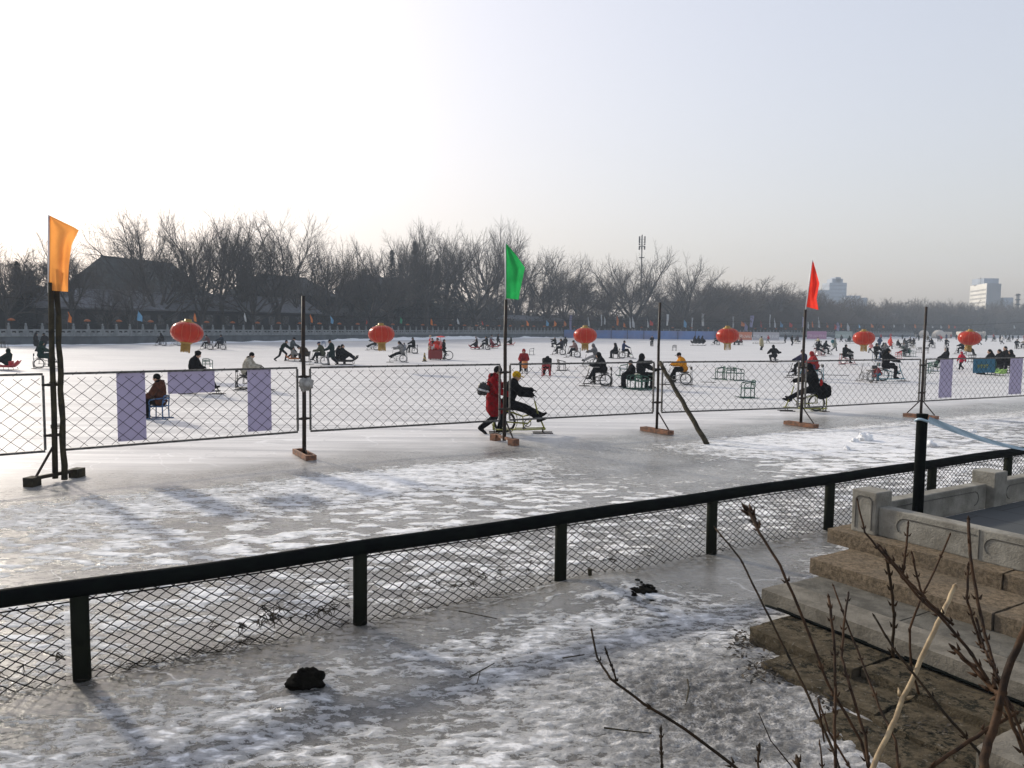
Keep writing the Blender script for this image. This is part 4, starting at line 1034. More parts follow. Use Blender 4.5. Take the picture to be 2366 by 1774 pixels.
for k, (px, py, off, wd_, lab) in enumerate([(905, 580, 15, 1, 'narrow dark conifer right of the second red lantern'), (958, 560, 15, .9, 'tallest dark conifer above the decorated red cart'), (925, 610, 13, 1.3, 'broad dark conifer between two narrow ones'), (985, 612, 12, 1.3, 'broad dark conifer right of the tallest conifer'),
                                             (45, 605, 14, 1.6, 'rounded dark evergreen left of the orange flag'), (75, 625, 15, 1.5, 'dark evergreen just behind the orange flag'), (612, 635, 17, 1.5, 'broad dark evergreen behind the courtyard roof end'), (560, 632, 17, 1.4, 'dark evergreen behind the tallest bare trees'), (1050, 640, 14, 1.5, 'dark evergreen left of the broad spreading tree'), (840, 622, 16, 1.4, 'dark evergreen left of the second lantern top'), (1010, 600, 17, 1.2, 'dark evergreen behind the red cart, set back')]):
    p = shore_at(px, off); h = zpx(py, p)-LAND; e = empty('conifer', (p.x, p.y, LAND), k); s = h/14; e.scale = (s*wd_, s*wd_, s); tag(e, lab, 'tree', 'dark evergreens on the far shore')
    link('trunk', con_tm, e); link('foliage', cons[k % 2], e)
# thicket and wood behind, too dense to count
wood_m = mat('far_thicket', (.042, .040, .037), .95, .35, .25, c2=(.02, .022, .023))
mb = MB(); r = random.Random(3)
def clump(c, rx, rz, n, sz):
    for _ in range(n):
        while True:
            q = V((r.uniform(-1, 1), r.uniform(-1, 1), r.uniform(-1, 1)))
            if q.length < 1: break
        p = c+V((q.x*rx, q.y*rx, q.z*rz)); d = V((r.gauss(0, .6), r.gauss(0, .6), r.gauss(.5, .7))).normalized(); s_ = d.orthogonal().normalized(); s_ = Quaternion(d, r.uniform(0, 3.1)) @ s_
        L = r.uniform(.6, 1.5)*sz; mb._add([p-s_*L*.13, p+d*L-s_*L*.02, p+d*L+s_*L*.02, p+s_*L*.13], [(0, 1, 2, 3)])
for k in range(330):
    px = -140+k*8.1+r.uniform(-6, 6)
    off = r.uniform(20, 34) if px > 130 else r.uniform(22, 30)
    p = shore_at(px, off); top = (hor(px)-({True: 665, False: 700}[px < 1600]))/F*p.y
    if px < 1180: top *= r.uniform(.55, 1.05)
    else: top = (hor(px)-(716 if px < 1620 else 740))/F*p.y*r.uniform(.7, 1.12)
    dist = p.y/120
    hh = max(2.5, top); clump(V((p.x, p.y, LAND+hh*.55)), 3.2*dist**.6, hh*.55, 260, .75*dist**.7)
for k in range(150):
    px = 735+k*11+r.uniform(-6, 6); p = shore_at(px, r.uniform(7, 13)); clump(V((p.x, p.y, LAND+1.6)), 2.4*(p.y/150)**.6, 2.0+r.uniform(0, 1.4), 130, .6*(p.y/150)**.6)
tag(mb.build('thicket', wood_m), 'dark leafless thicket filling the far shore behind the trees', 'thicket', kind='stuff')
wd2 = MB(); mb, keep = wd2, mb
for k in range(150):
    px = 1540+k*6.2+r.uniform(-6, 6); p = shore_at(px, r.uniform(45, 85)); top = (hor(px)-(718+8*math.sin(px*.021)))/F*p.y*r.uniform(.75, 1.0)
    clump(V((p.x, p.y, LAND+top*.5)), 7, top*.55, 240, 2.1)
tag(wd2.build('far_wood', wood_m), 'hazy far wood behind the right shore', 'wood', kind='stuff')

# ================================================================ mast, towers, far buildings
p = shore_at(1477, 34); e = empty('antenna_mast', (p.x, p.y, LAND)); tag(e, 'tall thin telecom mast with antenna panels above the bare trees', 'mast')
zt = zpx(545, p)-LAND; mb = MB(); mb.tube([(0, 0, 0), (0, 0, zt*.5), (0, 0, zt)], [.35, .26, .16], 8); mb.build('pole', steel_grey, e)
for f, wd_ in ((.77, .95), (.885, .95)):
    mb = MB(); mb.lathe([(wd_, -.06), (wd_, .06)], (0, 0, zt*f), 12); mb.build('platform', dark_steel, e)
for f, hh in ((.955, 1.9), (.868, 1.1), (.905, .5), (.925, .5)):
    for k in range(3):
        a = 2.1*k+.3; mb = MB(); mb.box((.95*math.cos(a), .95*math.sin(a), zt*f), (.35, .35, hh), a); mb.bar((0, 0, zt*f), (.95*math.cos(a), .95*math.sin(a), zt*f), .08, .08); mb.build('antenna', steel_grey, e)
conc_hazed = mat('hazed_tower_facade', (.28, .32, .38), .7, .15, .1)  # distance haze painted in: facade colour paled towards blue
tower_band = mat('hazy_window_band', (.20, .235, .29), .4, .1, .2)  # windows only slightly darker, the same haze mixed into their colour
conc_sunlit = mat('sunlit_white_facade', (.62, .60, .55), .8, .1, .1)  # sunlit tone painted into the office front
def tower(px0, px1, pytop, Y, dep, name, lab, m, floors=0, rz=0., extra=()):
    x0, x1 = at(px0, 700, Y).x, at(px1, 700, Y).x; zt = H+(hor((px0+px1)/2)-pytop)/F*Y
    e = empty(name, ((x0+x1)/2, Y, LAND), rz); tag(e, lab, 'building'); wd_ = (x1-x0)
    mb = MB(); mb.box((0, dep/2, (zt-LAND)/2), (wd_, dep, zt-LAND)); mb.build('body', m, e)
    for k in range(floors):
        z = (zt-LAND)*(.3+.68*(k+.5)/floors); mb = MB(); mb.box((0, -.06, z), (wd_*.94, .12, (zt-LAND)*.68/floors*.42)); mb.box((-wd_/2-.06, dep/2, z), (.12, dep*.94, (zt-LAND)*.68/floors*.42)); mb.build('window_band', tower_band, e)
    for (fx, fw, hz) in extra:
        mb = MB(); mb.box((fx*wd_, dep/2, zt-LAND+hz/2), (fw*wd_, dep*.7, hz)); mb.build('roof_block', m, e)
    return e
mat_band = mat('grey_window_band', (.30, .29, .27), .5, .1, .2)  # warm grey window strips across the white office front
tower(1915, 1955, 654, 600, 14, 'office_tower', 'hazy blue grey high rise tower right of the red flag', conc_hazed, 9, 0, [(.02, .62, 3.2), (.05, .3, 4.4)])
tower(1886, 1916, 671, 560, 12, 'office_block', 'small dark block on the skyline left of the hazy tower', conc_hazed, 3)
tower(1952, 2004, 688, 590, 20, 'office_block', 'low hazy block on the skyline right of the tower', conc_hazed, 4, 0, [(0, .5, 1.6)])
Yb = 520
x0, x1, x2 = at(2241, 700, Yb).x, at(2279, 700, Yb).x, at(2320, 700, Yb).x
e = empty('office_building', (x1, Yb, LAND)); tag(e, 'office building with sunlit white left facade and shaded grey side', 'building')
zt = H+(hor(2279)-655)/F*Yb-LAND
side_d = V((at(2241, 700, Yb+34).x-x1, 34, 0))
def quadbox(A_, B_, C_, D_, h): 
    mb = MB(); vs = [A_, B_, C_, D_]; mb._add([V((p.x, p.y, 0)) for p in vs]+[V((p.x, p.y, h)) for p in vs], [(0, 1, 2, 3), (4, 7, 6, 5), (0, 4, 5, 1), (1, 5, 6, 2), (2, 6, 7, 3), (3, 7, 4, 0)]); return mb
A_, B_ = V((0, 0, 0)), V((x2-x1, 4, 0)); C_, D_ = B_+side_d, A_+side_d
quadbox(A_, B_, C_, D_, zt).build('body', mat('shaded_grey_facade', (.17, .18, .20), .7, .15, .1), e)  # side away from the sun: its shade is put into the body colour
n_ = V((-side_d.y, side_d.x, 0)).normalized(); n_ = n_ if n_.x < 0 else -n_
mb = MB(); mb.bar(A_+n_*.15+V((0, 0, zt*.55)), D_+n_*.15+V((0, 0, zt*.55)), .3, zt*.9); mb.build('front_facade', conc_sunlit, e)
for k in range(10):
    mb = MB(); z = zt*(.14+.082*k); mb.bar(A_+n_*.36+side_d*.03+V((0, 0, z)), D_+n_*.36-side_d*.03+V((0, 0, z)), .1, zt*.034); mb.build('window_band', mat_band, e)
mb = MB(); c = (A_+B_+C_+D_)/4; mb.box((c.x-.5, c.y, zt+2.0), (10, 14, 4.0)); mb.build('roof_block', conc_hazed, e)
mb = MB(); mb.tube([(c.x-6, c.y-4, zt), (c.x-6, c.y-4, zt+5)], .15, 5); mb.tube([(c.x-8, c.y-4, zt+3.8), (c.x-4.4, c.y-4, zt+3.9)], .1, 4); mb.tube([(c.x-7, c.y-4, zt), (c.x-7, c.y-4, zt+3.4)], .1, 4); mb.build('roof_antenna', steel_grey, e)
tower(2318, 2341, 688, 530, 10, 'office_block', 'low grey block right of the white office building', conc_hazed, 2)
p = V((at(2351, 700, 420).x, 420, 0)); e = empty('pagoda_tower', (p.x, p.y, LAND)); tag(e, 'narrow tiered tower on the skyline at the right edge', 'tower'); zt = H+(hor(2351)-679)/F*420-LAND
mb = MB(); mb.lathe([(1.0, 0), (.8, zt)], n=8); mb.build('body', wall_grey, e)
for k in range(4):
    z = zt*(.62+.115*k); mb = MB(); mb.lathe([(1.45, z-.15), (1.45, z), (.9, z+.5)], n=8); mb.build('eave', roof_dark, e)

# ================================================================ shore dressing
blue_b = mat('blue_barrier_cloth', (.10, .19, .42), .6, .15, .4, c2=(.13, .17, .33)); 
bar_px = [(1300, 200, 780.5), (1372, 195, 782), (1445, 191, 784), (1520, 190, 784.5), (1600, 190, 785), (1690, 190.5, 785.5)]
bb = empty('blue_barrier'); tag(bb, 'long blue cloth barrier along the far edge of the rink', 'barrier')
bp = [V(((px-CX)/F*y, y-2, 0)) for px, y, _ in bar_px]
for i in range(len(bp)-1):
    a, b_ = bp[i], bp[i+1]; d = (b_-a)
    mb = MB(); pts0 = [a+d*(k/24)+V((0, .08*math.sin(k*1.3), 0)) for k in range(25)]
    mb.grid([[p_+V((0, .05*math.sin(j*2+p_.x), .08+j*.5)) for p_ in pts0] for j in range(5)]); mb.build('cloth', blue_b, bb, True)
    for k in range(2):
        q = a+d*(k*.5); mb = MB(); mb.tube([(q.x, q.y-.12, 0), (q.x, q.y-.12, 2.25)], .06, 6); mb.build('post', dark_steel, bb)
def print_mat(name, c, c2):
    m, t, b = nodes(name); tc = N(t, 'ShaderNodeTexCoord'); mp = N(t, 'ShaderNodeMapping'); mp.inputs['Scale'].default_value = (1.6, 1, .9); t.links.new(tc.outputs['Object'], mp.inputs[0])
    sp = N(t, 'ShaderNodeSeparateXYZ'); t.links.new(tc.outputs['Object'], sp.inputs[0])
    band = math_n(t, 'MULTIPLY', smooth_n(t, sp.outputs[2], .55, .62), math_n(t, 'SUBTRACT', 1.0, smooth_n(t, sp.outputs[2], 1.3, 1.4)))
    f = math_n(t, 'MULTIPLY', band, smooth_n(t, noise_n(t, mp.outputs[0], 2.2, 2, .6), .47, .53))
    t.links.new(mixc(t, math_n(t, 'MULTIPLY', f, .8), c, c2), b.inputs['Base Color']); b.inputs['Roughness'].default_value = .6; return m
def shore_banner(px0, px1, Y, h, m, lab, slant=0):
    a, b_ = V(((px0-CX)/F*Y, Y, 0)), V(((px1-CX)/F*(Y+slant), Y+slant, 0)); d = b_-a; L = d.length; e = empty('printed_hoarding', a, math.atan2(d.y, d.x)); tag(e, lab, 'hoarding', 'printed hoardings at the far edge of the rink')
    mb = MB(); mb.box((L/2, 0, .1+h/2), (L, .06, h)); mb.build('board', m, e)
    mb = MB()
    for x in (0, L/2, L): mb.bar((x, .09, 0), (x, .09, h+.15), .07, .07, (1, 0, 0))
    mb.bar((0, .09, h+.13), (L, .09, h+.13), .06, .06); mb.build('frame', steel_grey, e)
shore_banner(1700, 1735, 188, 1.9, print_mat('orange_hoarding', (.55, .17, .08), (.70, .55, .48)), 'faded orange printed hoarding right of the fourth red lantern')
shore_banner(1738, 1798, 188, 1.9, print_mat('white_hoarding', (.42, .40, .42), (.62, .62, .62)), 'pale grey white hoarding with faded print beside the orange one')
shore_banner(1862, 1907, 224, 2.2, print_mat('pink_hoarding', (.40, .19, .32), (.58, .42, .5)), 'pink printed hoarding right of the red flag post')
shore_banner(1927, 1966, 250, 2.2, print_mat('pale_green_hoarding', (.30, .36, .33), (.5, .55, .5)), 'pale green grey hoarding left of the fifth red lantern')
# white inflatable domes and box
infl = mat('white_inflatable', (.46, .42, .37), .6, .08, .5)
Yd = 300
for k, (px, w_, h_, lab) in enumerate([(2131, 22, 3.05, 'small white inflatable dome behind the right fence post'), (2165, 28, 3.15, 'larger white inflatable dome with a box annex')]):
    p = V(((px-CX)/F*Yd, Yd, 0)); e = empty('inflatable_dome', p); tag(e, lab, 'inflatable', 'white inflatables on the far ice'); R_ = w_/2/F*Yd
    mb = MB(); mb.lathe([(R_, 0), (R_*1.04, h_*.3), (R_*.9, h_*.65), (R_*.55, h_*.92), (.05, h_)], n=20); mb.build('dome', infl, e, True)
    mb = MB(); mb.box((0 if k == 0 else R_*1.2, -R_*.6 if k == 0 else 0, 1.2), (1.6 if k == 0 else R_*1.5, R_*1.2, 2.0 if k == 0 else 2.5)); o = mb.build('annex', infl, e); bv = o.modifiers.new('b', 'BEVEL'); bv.width = .3; bv.segments = 3
p = V(((2238-CX)/F*Yd, Yd, 0)); e = empty('inflatable_castle', p); tag(e, 'wide white inflatable box behind the rightmost red lantern', 'inflatable', 'white inflatables on the far ice')
mb = MB(); mb.box((0, 0, 1.3), (9.5, 3, 2.6)); o = mb.build('body', infl, e); bv = o.modifiers.new('b', 'BEVEL'); bv.width = .35; bv.segments = 3
for x in (-4.4, -1.5, 1.5, 4.4): mb = MB(); mb.lathe([(.5, 0), (.5, 2.5), (.25, 2.75)], (x, -1.6, 0), 10); mb.build('pillar', infl, e, True)

# landmarks used to say which small flag or lamp is meant
LMK = [(432, 'first'), (881, 'second'), (1352, 'third'), (1681, 'fourth'), (1996, 'fifth'), (2240, 'rightmost')]
ORD = ['nearest', 'second', 'third', 'fourth', 'fifth', 'sixth', 'seventh', 'eighth', 'ninth', 'tenth', 'eleventh', 'twelfth', 'thirteenth', 'fourteenth', 'fifteenth', 'sixteenth', 'seventeenth']
def where(px, allpx):
    lx, nm = min(LMK, key=lambda q_: abs(q_[0]-px)); side = 'right' if px >= lx else 'left'
    same = sorted([x for x in allpx if min(LMK, key=lambda q_: abs(q_[0]-x))[0] == lx and (x >= lx) == (px >= lx)], key=lambda x: abs(x-lx))
    return '%s %s of the %s red lantern' % (ORD[min(16, same.index(px))], side, nm)
FLC = {'orange': (.75, .22, .04), 'blue': (.16, .38, .62), 'white': (.62, .64, .66), 'green': (.04, .30, .16), 'red': (.65, .05, .03), 'purple': (.38, .36, .58)}
FLM = {k: translucent('small_flag_'+k, v, .35) for k, v in FLC.items()}
flags = [(158, 'orange', 720, 743, 9), (318, 'blue', 717, 740, 12), (449, 'orange', 722, 742, 5), (565, 'white', 722, 742, 4), (717, 'orange', 726, 744, 5), (763, 'blue', 729, 746, 7), (845, 'red', 738, 748, 3), (923, 'green', 731, 746, 6), (994, 'orange', 735, 750, 5), (1055, 'white', 735, 748, 5), (1112, 'red', 741, 750, 3),
         (1215, 'orange', 740, 752, 5), (1260, 'blue', 739, 752, 6), (1278, 'orange', 740, 752, 6), (1301, 'orange', 741, 752, 6), (1314, 'purple', 728, 763, 6), (1356, 'white', 730, 752, 4), (1386, 'white', 727, 753, 3), (1393, 'white', 729, 748, 4), (1422, 'orange', 728, 750, 5), (1438, 'orange', 745, 755, 5), (1452, 'white', 733, 756, 4), (1458, 'white', 731, 755, 6), (1493, 'white', 735, 755, 3), (1499, 'red', 739, 751, 7),
         (1537, 'white', 726, 752, 5), (1577, 'blue', 738, 755, 7), (1595, 'white', 734, 760, 3), (1618, 'white', 724, 753, 7), (1689, 'white', 731, 757, 4), (1709, 'orange', 741, 753, 8), (1717, 'purple', 743, 763, 7), (1729, 'purple', 729, 756, 9), (1753, 'red', 740, 755, 5), (1774, 'white', 727, 756, 3), (1785, 'white', 734, 755, 4), (1799, 'blue', 742, 755, 6), (1820, 'red', 744, 755, 7),
         (1850, 'purple', 731, 755, 9), (1862, 'white', 742, 758, 4), (1872, 'orange', 742, 755, 4), (1886, 'white', 731, 755, 5), (1906, 'orange', 744, 756, 4), (1924, 'red', 747, 759, 5), (1929, 'purple', 740, 763, 7), (1938, 'orange', 745, 756, 4), (1953, 'white', 746, 763, 7), (1980, 'blue', 748, 757, 4), (2008, 'orange', 747, 756, 6), (2035, 'orange', 750, 757, 4), (2060, 'white', 748, 756, 3), (2084, 'white', 748, 756, 3), (2108, 'orange', 748, 757, 5), (2128, 'orange', 750, 758, 4), (2148, 'white', 750, 757, 4), (2168, 'white', 750, 758, 4), (2186, 'orange', 749, 758, 4), (2200, 'red', 752, 758, 4), (2232, 'white', 752, 758, 6), (2337, 'white', 751, 758, 4), (2364, 'orange', 752, 761, 5)]
fpx = [f_[0] for f_ in flags]
for k, (px, c, y0, y1, wpx) in enumerate(flags):
    p = shore_at(px, 1.5); e = empty('small_flag', (p.x, p.y, LAND)); tall = (y1-y0) > 25
    tag(e, ('tall %s feather flag on far shore, %s' if tall else '%s flag on far shore pole, %s') % (c, where(px, fpx)), 'flag', 'small flags along the far shore')
    z1, z0 = zpx(y0, p)-LAND, zpx(y1, p)-LAND; W_ = wpx/F*p.y
    mb = MB(); mb.tube([(0, 0, 0), (0, 0, z1+.1)], .035, 5); mb.build('pole', steel_grey, e)
    mb = MB(); rows = []; nr = 9
    for j in range(nr):
        f = j/(nr-1); ww = W_*(1-.25*f) if tall else W_*min(1, .25+1.6*f)*(1-.3*max(0, f-.7)); sl = (.0 if tall else .35*(1-f)*0)
        rows.append([V((.03+ww*g_+.06*math.sin(f*5+k), .12*math.sin(g_*4+f*3+k), z1-(z1-z0)*f-(.12*(z1-z0)*g_ if not tall else 0))) for g_ in (0, .25, .5, .75, 1)])
    mb.grid(rows); mb.build('cloth', FLM[c], e, True)
lamp_m = translucent('orange_lamp_cloth', (.36, .11, .035), .2)
lampx = [28, 203, 276, 349, 420, 478, 538, 595, 644, 693, 738, 784, 826, 907, 941, 976, 1004, 1040, 1072, 1100, 1125, 1152, 1178, 1206, 1232, 1256, 1278, 1300, 1325, 1415, 1443, 1480, 1520, 1552, 1595, 1634, 1742, 1765, 1790, 1812, 1835, 1925, 1945, 1960, 1978]
lp = MB(); lp.lathe([(.10, 1.93), (.36, 1.98), (.40, 2.03), (.28, 2.16), (.14, 2.22), (.04, 2.26)], n=12); lampme = lp.mesh('lamp_shade', lamp_m, True)
lpp = MB(); lpp.tube([(0, 0, 0), (0, 0, 1.95)], .04, 6); lampp = lpp.mesh('lamp_post', dark_steel)
for px in lampx:
    p = shore_at(px, 1.0); e = empty('shore_lamp', (p.x, p.y, LAND-.12)); tag(e, 'small orange cloth lamp behind the far balustrade, %s' % where(px, lampx), 'lamp', 'small orange lamps along the far balustrade')
    link('shade', lampme, e); link('post', lampp, e)
# parked cars behind the far balustrade
carm = [mat('car_paint_%s' % n_, c, .3, .1, 2) for n_, c in (('dark', (.02, .022, .025)), ('silver', (.35, .36, .37)), ('white', (.6, .6, .6)))]
glass = mat('car_glass', (.02, .025, .03), .1, .1, 2); tyre = mat('tyre_rubber', (.015, .015, .015), .8, .2, 9)
def car_meshes(m):
    prof = [(-2.2, .35), (-2.2, .8), (-1.9, .95), (-1.5, 1.0), (1.0, 1.0), (1.9, .85), (2.15, .7), (2.2, .35)]
    b = MB(); n = len(prof)
    b._add([(x, -.85, z) for x, z in prof]+[(x, .85, z) for x, z in prof], [tuple(range(n)), tuple(range(2*n-1, n-1, -1))]+[(i, n+i, n+(i+1) % n, (i+1) % n) for i in range(n)])
    c = MB(); pr = [(-1.7, .99), (-1.2, 1.45), (.3, 1.48), (1.1, .99)]
    c._add([(x, -.78+(.1 if z > 1.2 else 0), z) for x, z in pr]+[(x, .78-(.1 if z > 1.2 else 0), z) for x, z in pr], [(0, 1, 2, 3), (7, 6, 5, 4)]+[(i, 4+i, 4+(i+1) % 4, (i+1) % 4) for i in range(4)])
    r_ = MB(); r_.box((-.45, 0, 1.485), (1.5, 1.3, .04))
    return b.mesh('car_body', m), c.mesh('car_windows', glass), r_.mesh('car_roof', m)
wl = MB(); wl.tube([(0, -.1, 0), (0, .1, 0)], .33, 12); wlm = wl.mesh('car_wheel', tyre)
cms = [car_meshes(m) for m in carm]
carx = [(1345, 1), (1378, 0), (1408, 0), (1442, 0), (1470, 0), (1540, 1), (1566, 2), (1600, 0), (1770, 0), (1812, 2), (1912, 2)]
for k, (px, ci) in enumerate(carx):
    p = shore_at(px, 6); d = (shore_at(px+5, 6)-p); e = empty('parked_car', (p.x, p.y, LAND), math.atan2(d.y, d.x)); tag(e, '%s car parked behind the far balustrade, %s' % (['dark', 'silver', 'white'][ci], where(px, [c_[0] for c_ in carx])), 'car', 'cars parked along the far shore')
    for nm, me_ in zip(('body', 'windows', 'roof'), cms[ci]): link(nm, me_, e)
    for x in (-1.35, 1.35):
        for y in (-.8, .8): o = link('wheel', wlm, e); o.location = (x, y, .33)
# haze between the camera and the far shore
hz = MB(); hz.box((100, 310, 29.5), (1060, 672, 61.4)); hm = bpy.data.materials.new('haze'); hm.use_nodes = True; t = hm.node_tree; t.nodes.clear()
pv = t.nodes.new('ShaderNodeVolumePrincipled'); pv.inputs['Color'].default_value = (.74, .86, 1.0, 1); pv.inputs['Density'].default_value = .0007; pv.inputs['Anisotropy'].default_value = 0.0
ou = t.nodes.new('ShaderNodeOutputMaterial'); t.links.new(pv.outputs[0], ou.inputs['Volume'])
tag(hz.build('haze', hm), kind='stuff')
# ================================================================ ice chairs, ice bikes, sleds
FURN = {}
paint = {k: mat('paint_'+k, c, .45, .2, 9, c2=tuple(x*.6 for x in c)) for k, c in {
    'green': (.010, .085, .055), 'black': (.007, .007, .008), 'yellow': (.28, .28, .035), 'blue': (.03, .10, .24), 'red': (.48, .03, .035), 'teal': (.05, .24, .30), 'white': (.5, .5, .5), 'orange': (.6, .2, .04), 'grey': (.17, .175, .18), 'lime': (.35, .6, .15)}.items()}
rubber = mat('tyre', (.014, .014, .014), .75, .2, 20); chrome = mat('chrome', (.5, .5, .5), .3, .1, 9, metal=.9); vinyl = mat('black_seat_vinyl', (.014, .014, .015), .5, .2, 12)
def ring(mb, c, r, t_, n=22, m_=6): mb.tube([V(c)+V((r*math.cos(2*math.pi*k/n), 0, r*math.sin(2*math.pi*k/n))) for k in range(n)], t_, m_, closed=True)
def wheel(e, c, r):
    mb = MB(); ring(mb, c, r-.022, .024, 24, 6); w_ = mb.build('wheel', rubber, e, True)
    mb = MB(); ring(mb, c, r-.05, .010, 24, 4)
    for k in range(14):
        a = 2*math.pi*k/14; mb.tube([V(c)+V((.02*math.cos(a+1), .02*(-1)**k, .02*math.sin(a+1))), V(c)+V(((r-.05)*math.cos(a), 0, (r-.05)*math.sin(a)))], .0025, 3, cap=False)
    mb.tube([V(c)+V((0, -.05, 0)), V(c)+V((0, .05, 0))], .025, 8); mb.build('rim', chrome, w_)
def make_bike(col, back=True, second=False):
    e = empty('ice_bike'); P = paint[col]
    wheel(e, (-.33, 0, .28), .28)
    mb = MB()
    for s_ in (-1, 1):
        y = .15*s_
        mb.tube([(-.62, y, .10), (.2, y, .10), (.70, y*.8, .12)], .016, 6)
        mb.tube([(-.33, y*.5, .28), (-.30, y*.6, .57)], .013, 6); mb.tube([(-.62, y, .10), (-.58, y, .60)], .013, 6); mb.tube([(-.33, y*.5, .28), (.25, y*.5, .24)], .012, 6)
        mb.tube([(.15, y, .10), (.12, y*.6, .42)], .013, 6); mb.tube([(.12, y*.6, .42), (-.30, y*.6, .57)], .013, 6); mb.tube([(.12, y*.5, .42), (.48, y*.2, .50)], .013, 6)
    for x in (-.60, -.05, .2, .66): mb.tube([(x, -.16, .10), (x, .16, .10)], .013, 6)
    ring(mb, (-.33, .04, .30), .325, .010, 18, 4)
    mb.tube([(.68, 0, .10), (.50, 0, .50), (.42, 0, .80)], .02, 8); mb.tube([(.25, 0, .24), (.50, 0, .50)], .016, 6)
    mb.build('frame', P, e, True)
    mb = MB(); mb.tube([(.42, 0, .80), (.40, 0, .90)], .014, 6); mb.tube([(.28, -.27, .93), (.38, -.20, .91), (.40, 0, .90), (.38, .20, .91), (.28, .27, .93)], .013, 6); mb.build('handlebar', chrome, e, True)
    mb = MB(); mb.box((-.26, 0, .605), (.40, .26, .06)); o = mb.build('seat', vinyl, e); bv = o.modifiers.new('b', 'BEVEL'); bv.width = .025; bv.segments = 2
    if back:
        mb = MB(); mb.box((-.57, 0, .80), (.05, .30, .16)); o = mb.build('backrest', vinyl, e); bv = o.modifiers.new('b', 'BEVEL'); bv.width = .02; bv.segments = 2
        for s_ in (-1, 1): mb = MB(); mb.tube([(-.59, .13*s_, .10), (-.60, .13*s_, .84)], .012, 6); mb.build('back_rod', P, e)
    mb = MB(); ring(mb, (.25, .05, .24), .085, .010, 14, 4)
    for s_ in (-1, 1): mb.tube([(.25, .06*s_, .24), (.25+.10*s_, .08*s_, .24+.10*s_)], .010, 5); mb.box((.25+.10*s_, .14*s_, .24+.10*s_), (.09, .09, .025))
    mb.build('pedals', dark_steel, e)
    for x0, x1 in ((.38, .88), (-.72, -.46)):
        mb = MB()
        for s_ in (-1, 1): mb.bar((x0, .13*s_, .012), (x1, .13*s_, .012), .012, .024, ); mb.tube([((x0+x1)/2, .13*s_, .02), ((x0+x1)/2, .13*s_, .10)], .012, 5)
        mb.build('skid', dark_steel, e)
    return e
def make_chair(col):
    e = empty('ice_chair'); P = paint[col]
    for s_ in (-1, 1):
        y = .21*s_; mb = MB(); mb.bar((-.34, y, .016), (.30, y, .016), .03, .032); mb.tube([(.29, y, .018), (.38, y, .03), (.43, y, .07)], .014, 6); mb.build('runner', P, e)
        for x in (-.20, .19): mb = MB(); mb.tube([(x, y, .03), (x*.95, y, .38)], .02, 6); mb.build('leg', P, e)
        mb = MB(); mb.tube([(.18, y, .38), (.20, y, .50), (.16, y*1.05, .57), (.0, y*1.05, .60), (-.20, y, .63)], .021, 6); mb.build('armrest', P, e)
    mb = MB()
    for k in range(5): mb.box((-.17+.085*k, 0, .385), (.072, .43, .022))
    mb.tube([(-.2, -.21, .37), (.19, -.21, .37), (.19, .21, .37), (-.2, .21, .37)], .012, 5, closed=True); mb.build('seat', P, e)
    mb = MB(); mb.tube([(-.19, -.21, .38), (-.215, -.20, .55), (-.23, -.17, .68), (-.232, 0, .70), (-.23, .17, .68), (-.215, .20, .55), (-.19, .21, .38)], .021, 6)
    mb.box((-.225, 0, .60), (.018, .36, .06)); mb.box((-.215, 0, .52), (.018, .38, .04)); mb.tube([(-.21, 0, .38), (-.23, 0, .69)], .011, 5); mb.build('backrest', P, e, False)
    return e
def make_sled(col):
    e = empty('sled'); P = paint[col]
    rows = []
    for k in range(21):
        f = k/20; x = -.75+1.5*f; cur = max(0, abs(f-.5)-.27)/.23; z = .20+.30*cur**1.6; w_ = .27*(1-.45*cur)
        rows.append([(x, w_*s_, z+.07*abs(s_)**3) for s_ in (-1, -.8, -.4, 0, .4, .8, 1)])
    mb = MB(); mb.grid(rows); mb.grid([[(x, y, z-.05) for x, y, z in r_] for r_ in rows])
    for j in (0, 6): mb.tube([V(r_[j])-V((0, 0, .025)) for r_ in rows], .032, 6)
    mb.tube([V(q_)-V((0, 0, .02)) for q_ in rows[0]], .032, 6); mb.tube([V(q_)-V((0, 0, .02)) for q_ in rows[-1]], .032, 6)
    mb.build('hull', P, e, True)
    for s_ in (-1, 1):
        mb = MB(); mb.tube([(-.5, .2*s_, .17), (-.55, .2*s_, .05), (-.45, .2*s_, .016), (.42, .2*s_, .016), (.52, .2*s_, .05), (.50, .2*s_, .17)], .016, 6); mb.tube([(0, .2*s_, .02), (0, .2*s_, .17)], .014, 6); mb.build('runner', dark_steel, e)
    mb = MB(); mb.box((-.30, 0, .36), (.06, .42, .30)); o = mb.build('backrest', P, e); bv = o.modifiers.new('b', 'BEVEL'); bv.width = .025; bv.segments = 2
    return e
def make_moto(col):
    """a three-seat ski sled with raised nose and handlebar"""
    e = empty('ski_sled'); P = paint[col]
    mb = MB(); mb.box((0, 0, .42), (1.7, .42, .22)); mb.tube([(.85, 0, .45), (1.05, 0, .62), (.98, 0, .82)], [.16, .12, .06], 8); mb.tube([(-.85, 0, .5), (-1.0, 0, .68)], [.14, .05], 8); mb.build('body', P, e, True)
    for k in range(3): mb = MB(); mb.box((-.6+.55*k, 0, .56), (.44, .34, .07)); mb.build('seat', vinyl, e)
    mb = MB(); mb.tube([(.8, -.28, .88), (.88, 0, .86), (.8, .28, .88)], .016, 6); mb.build('handlebar', dark_steel, e)
    for s_ in (-1, 1):
        mb = MB(); mb.tube([(-1.0, .25*s_, .018), (.9, .25*s_, .018), (1.1, .25*s_, .06), (1.2, .25*s_, .16)], .02, 6)
        for x in (-.7, 0, .7): mb.tube([(x, .25*s_, .02), (x, .18*s_, .34)], .015, 5)
        mb.build('runner', dark_steel, e)
    return e
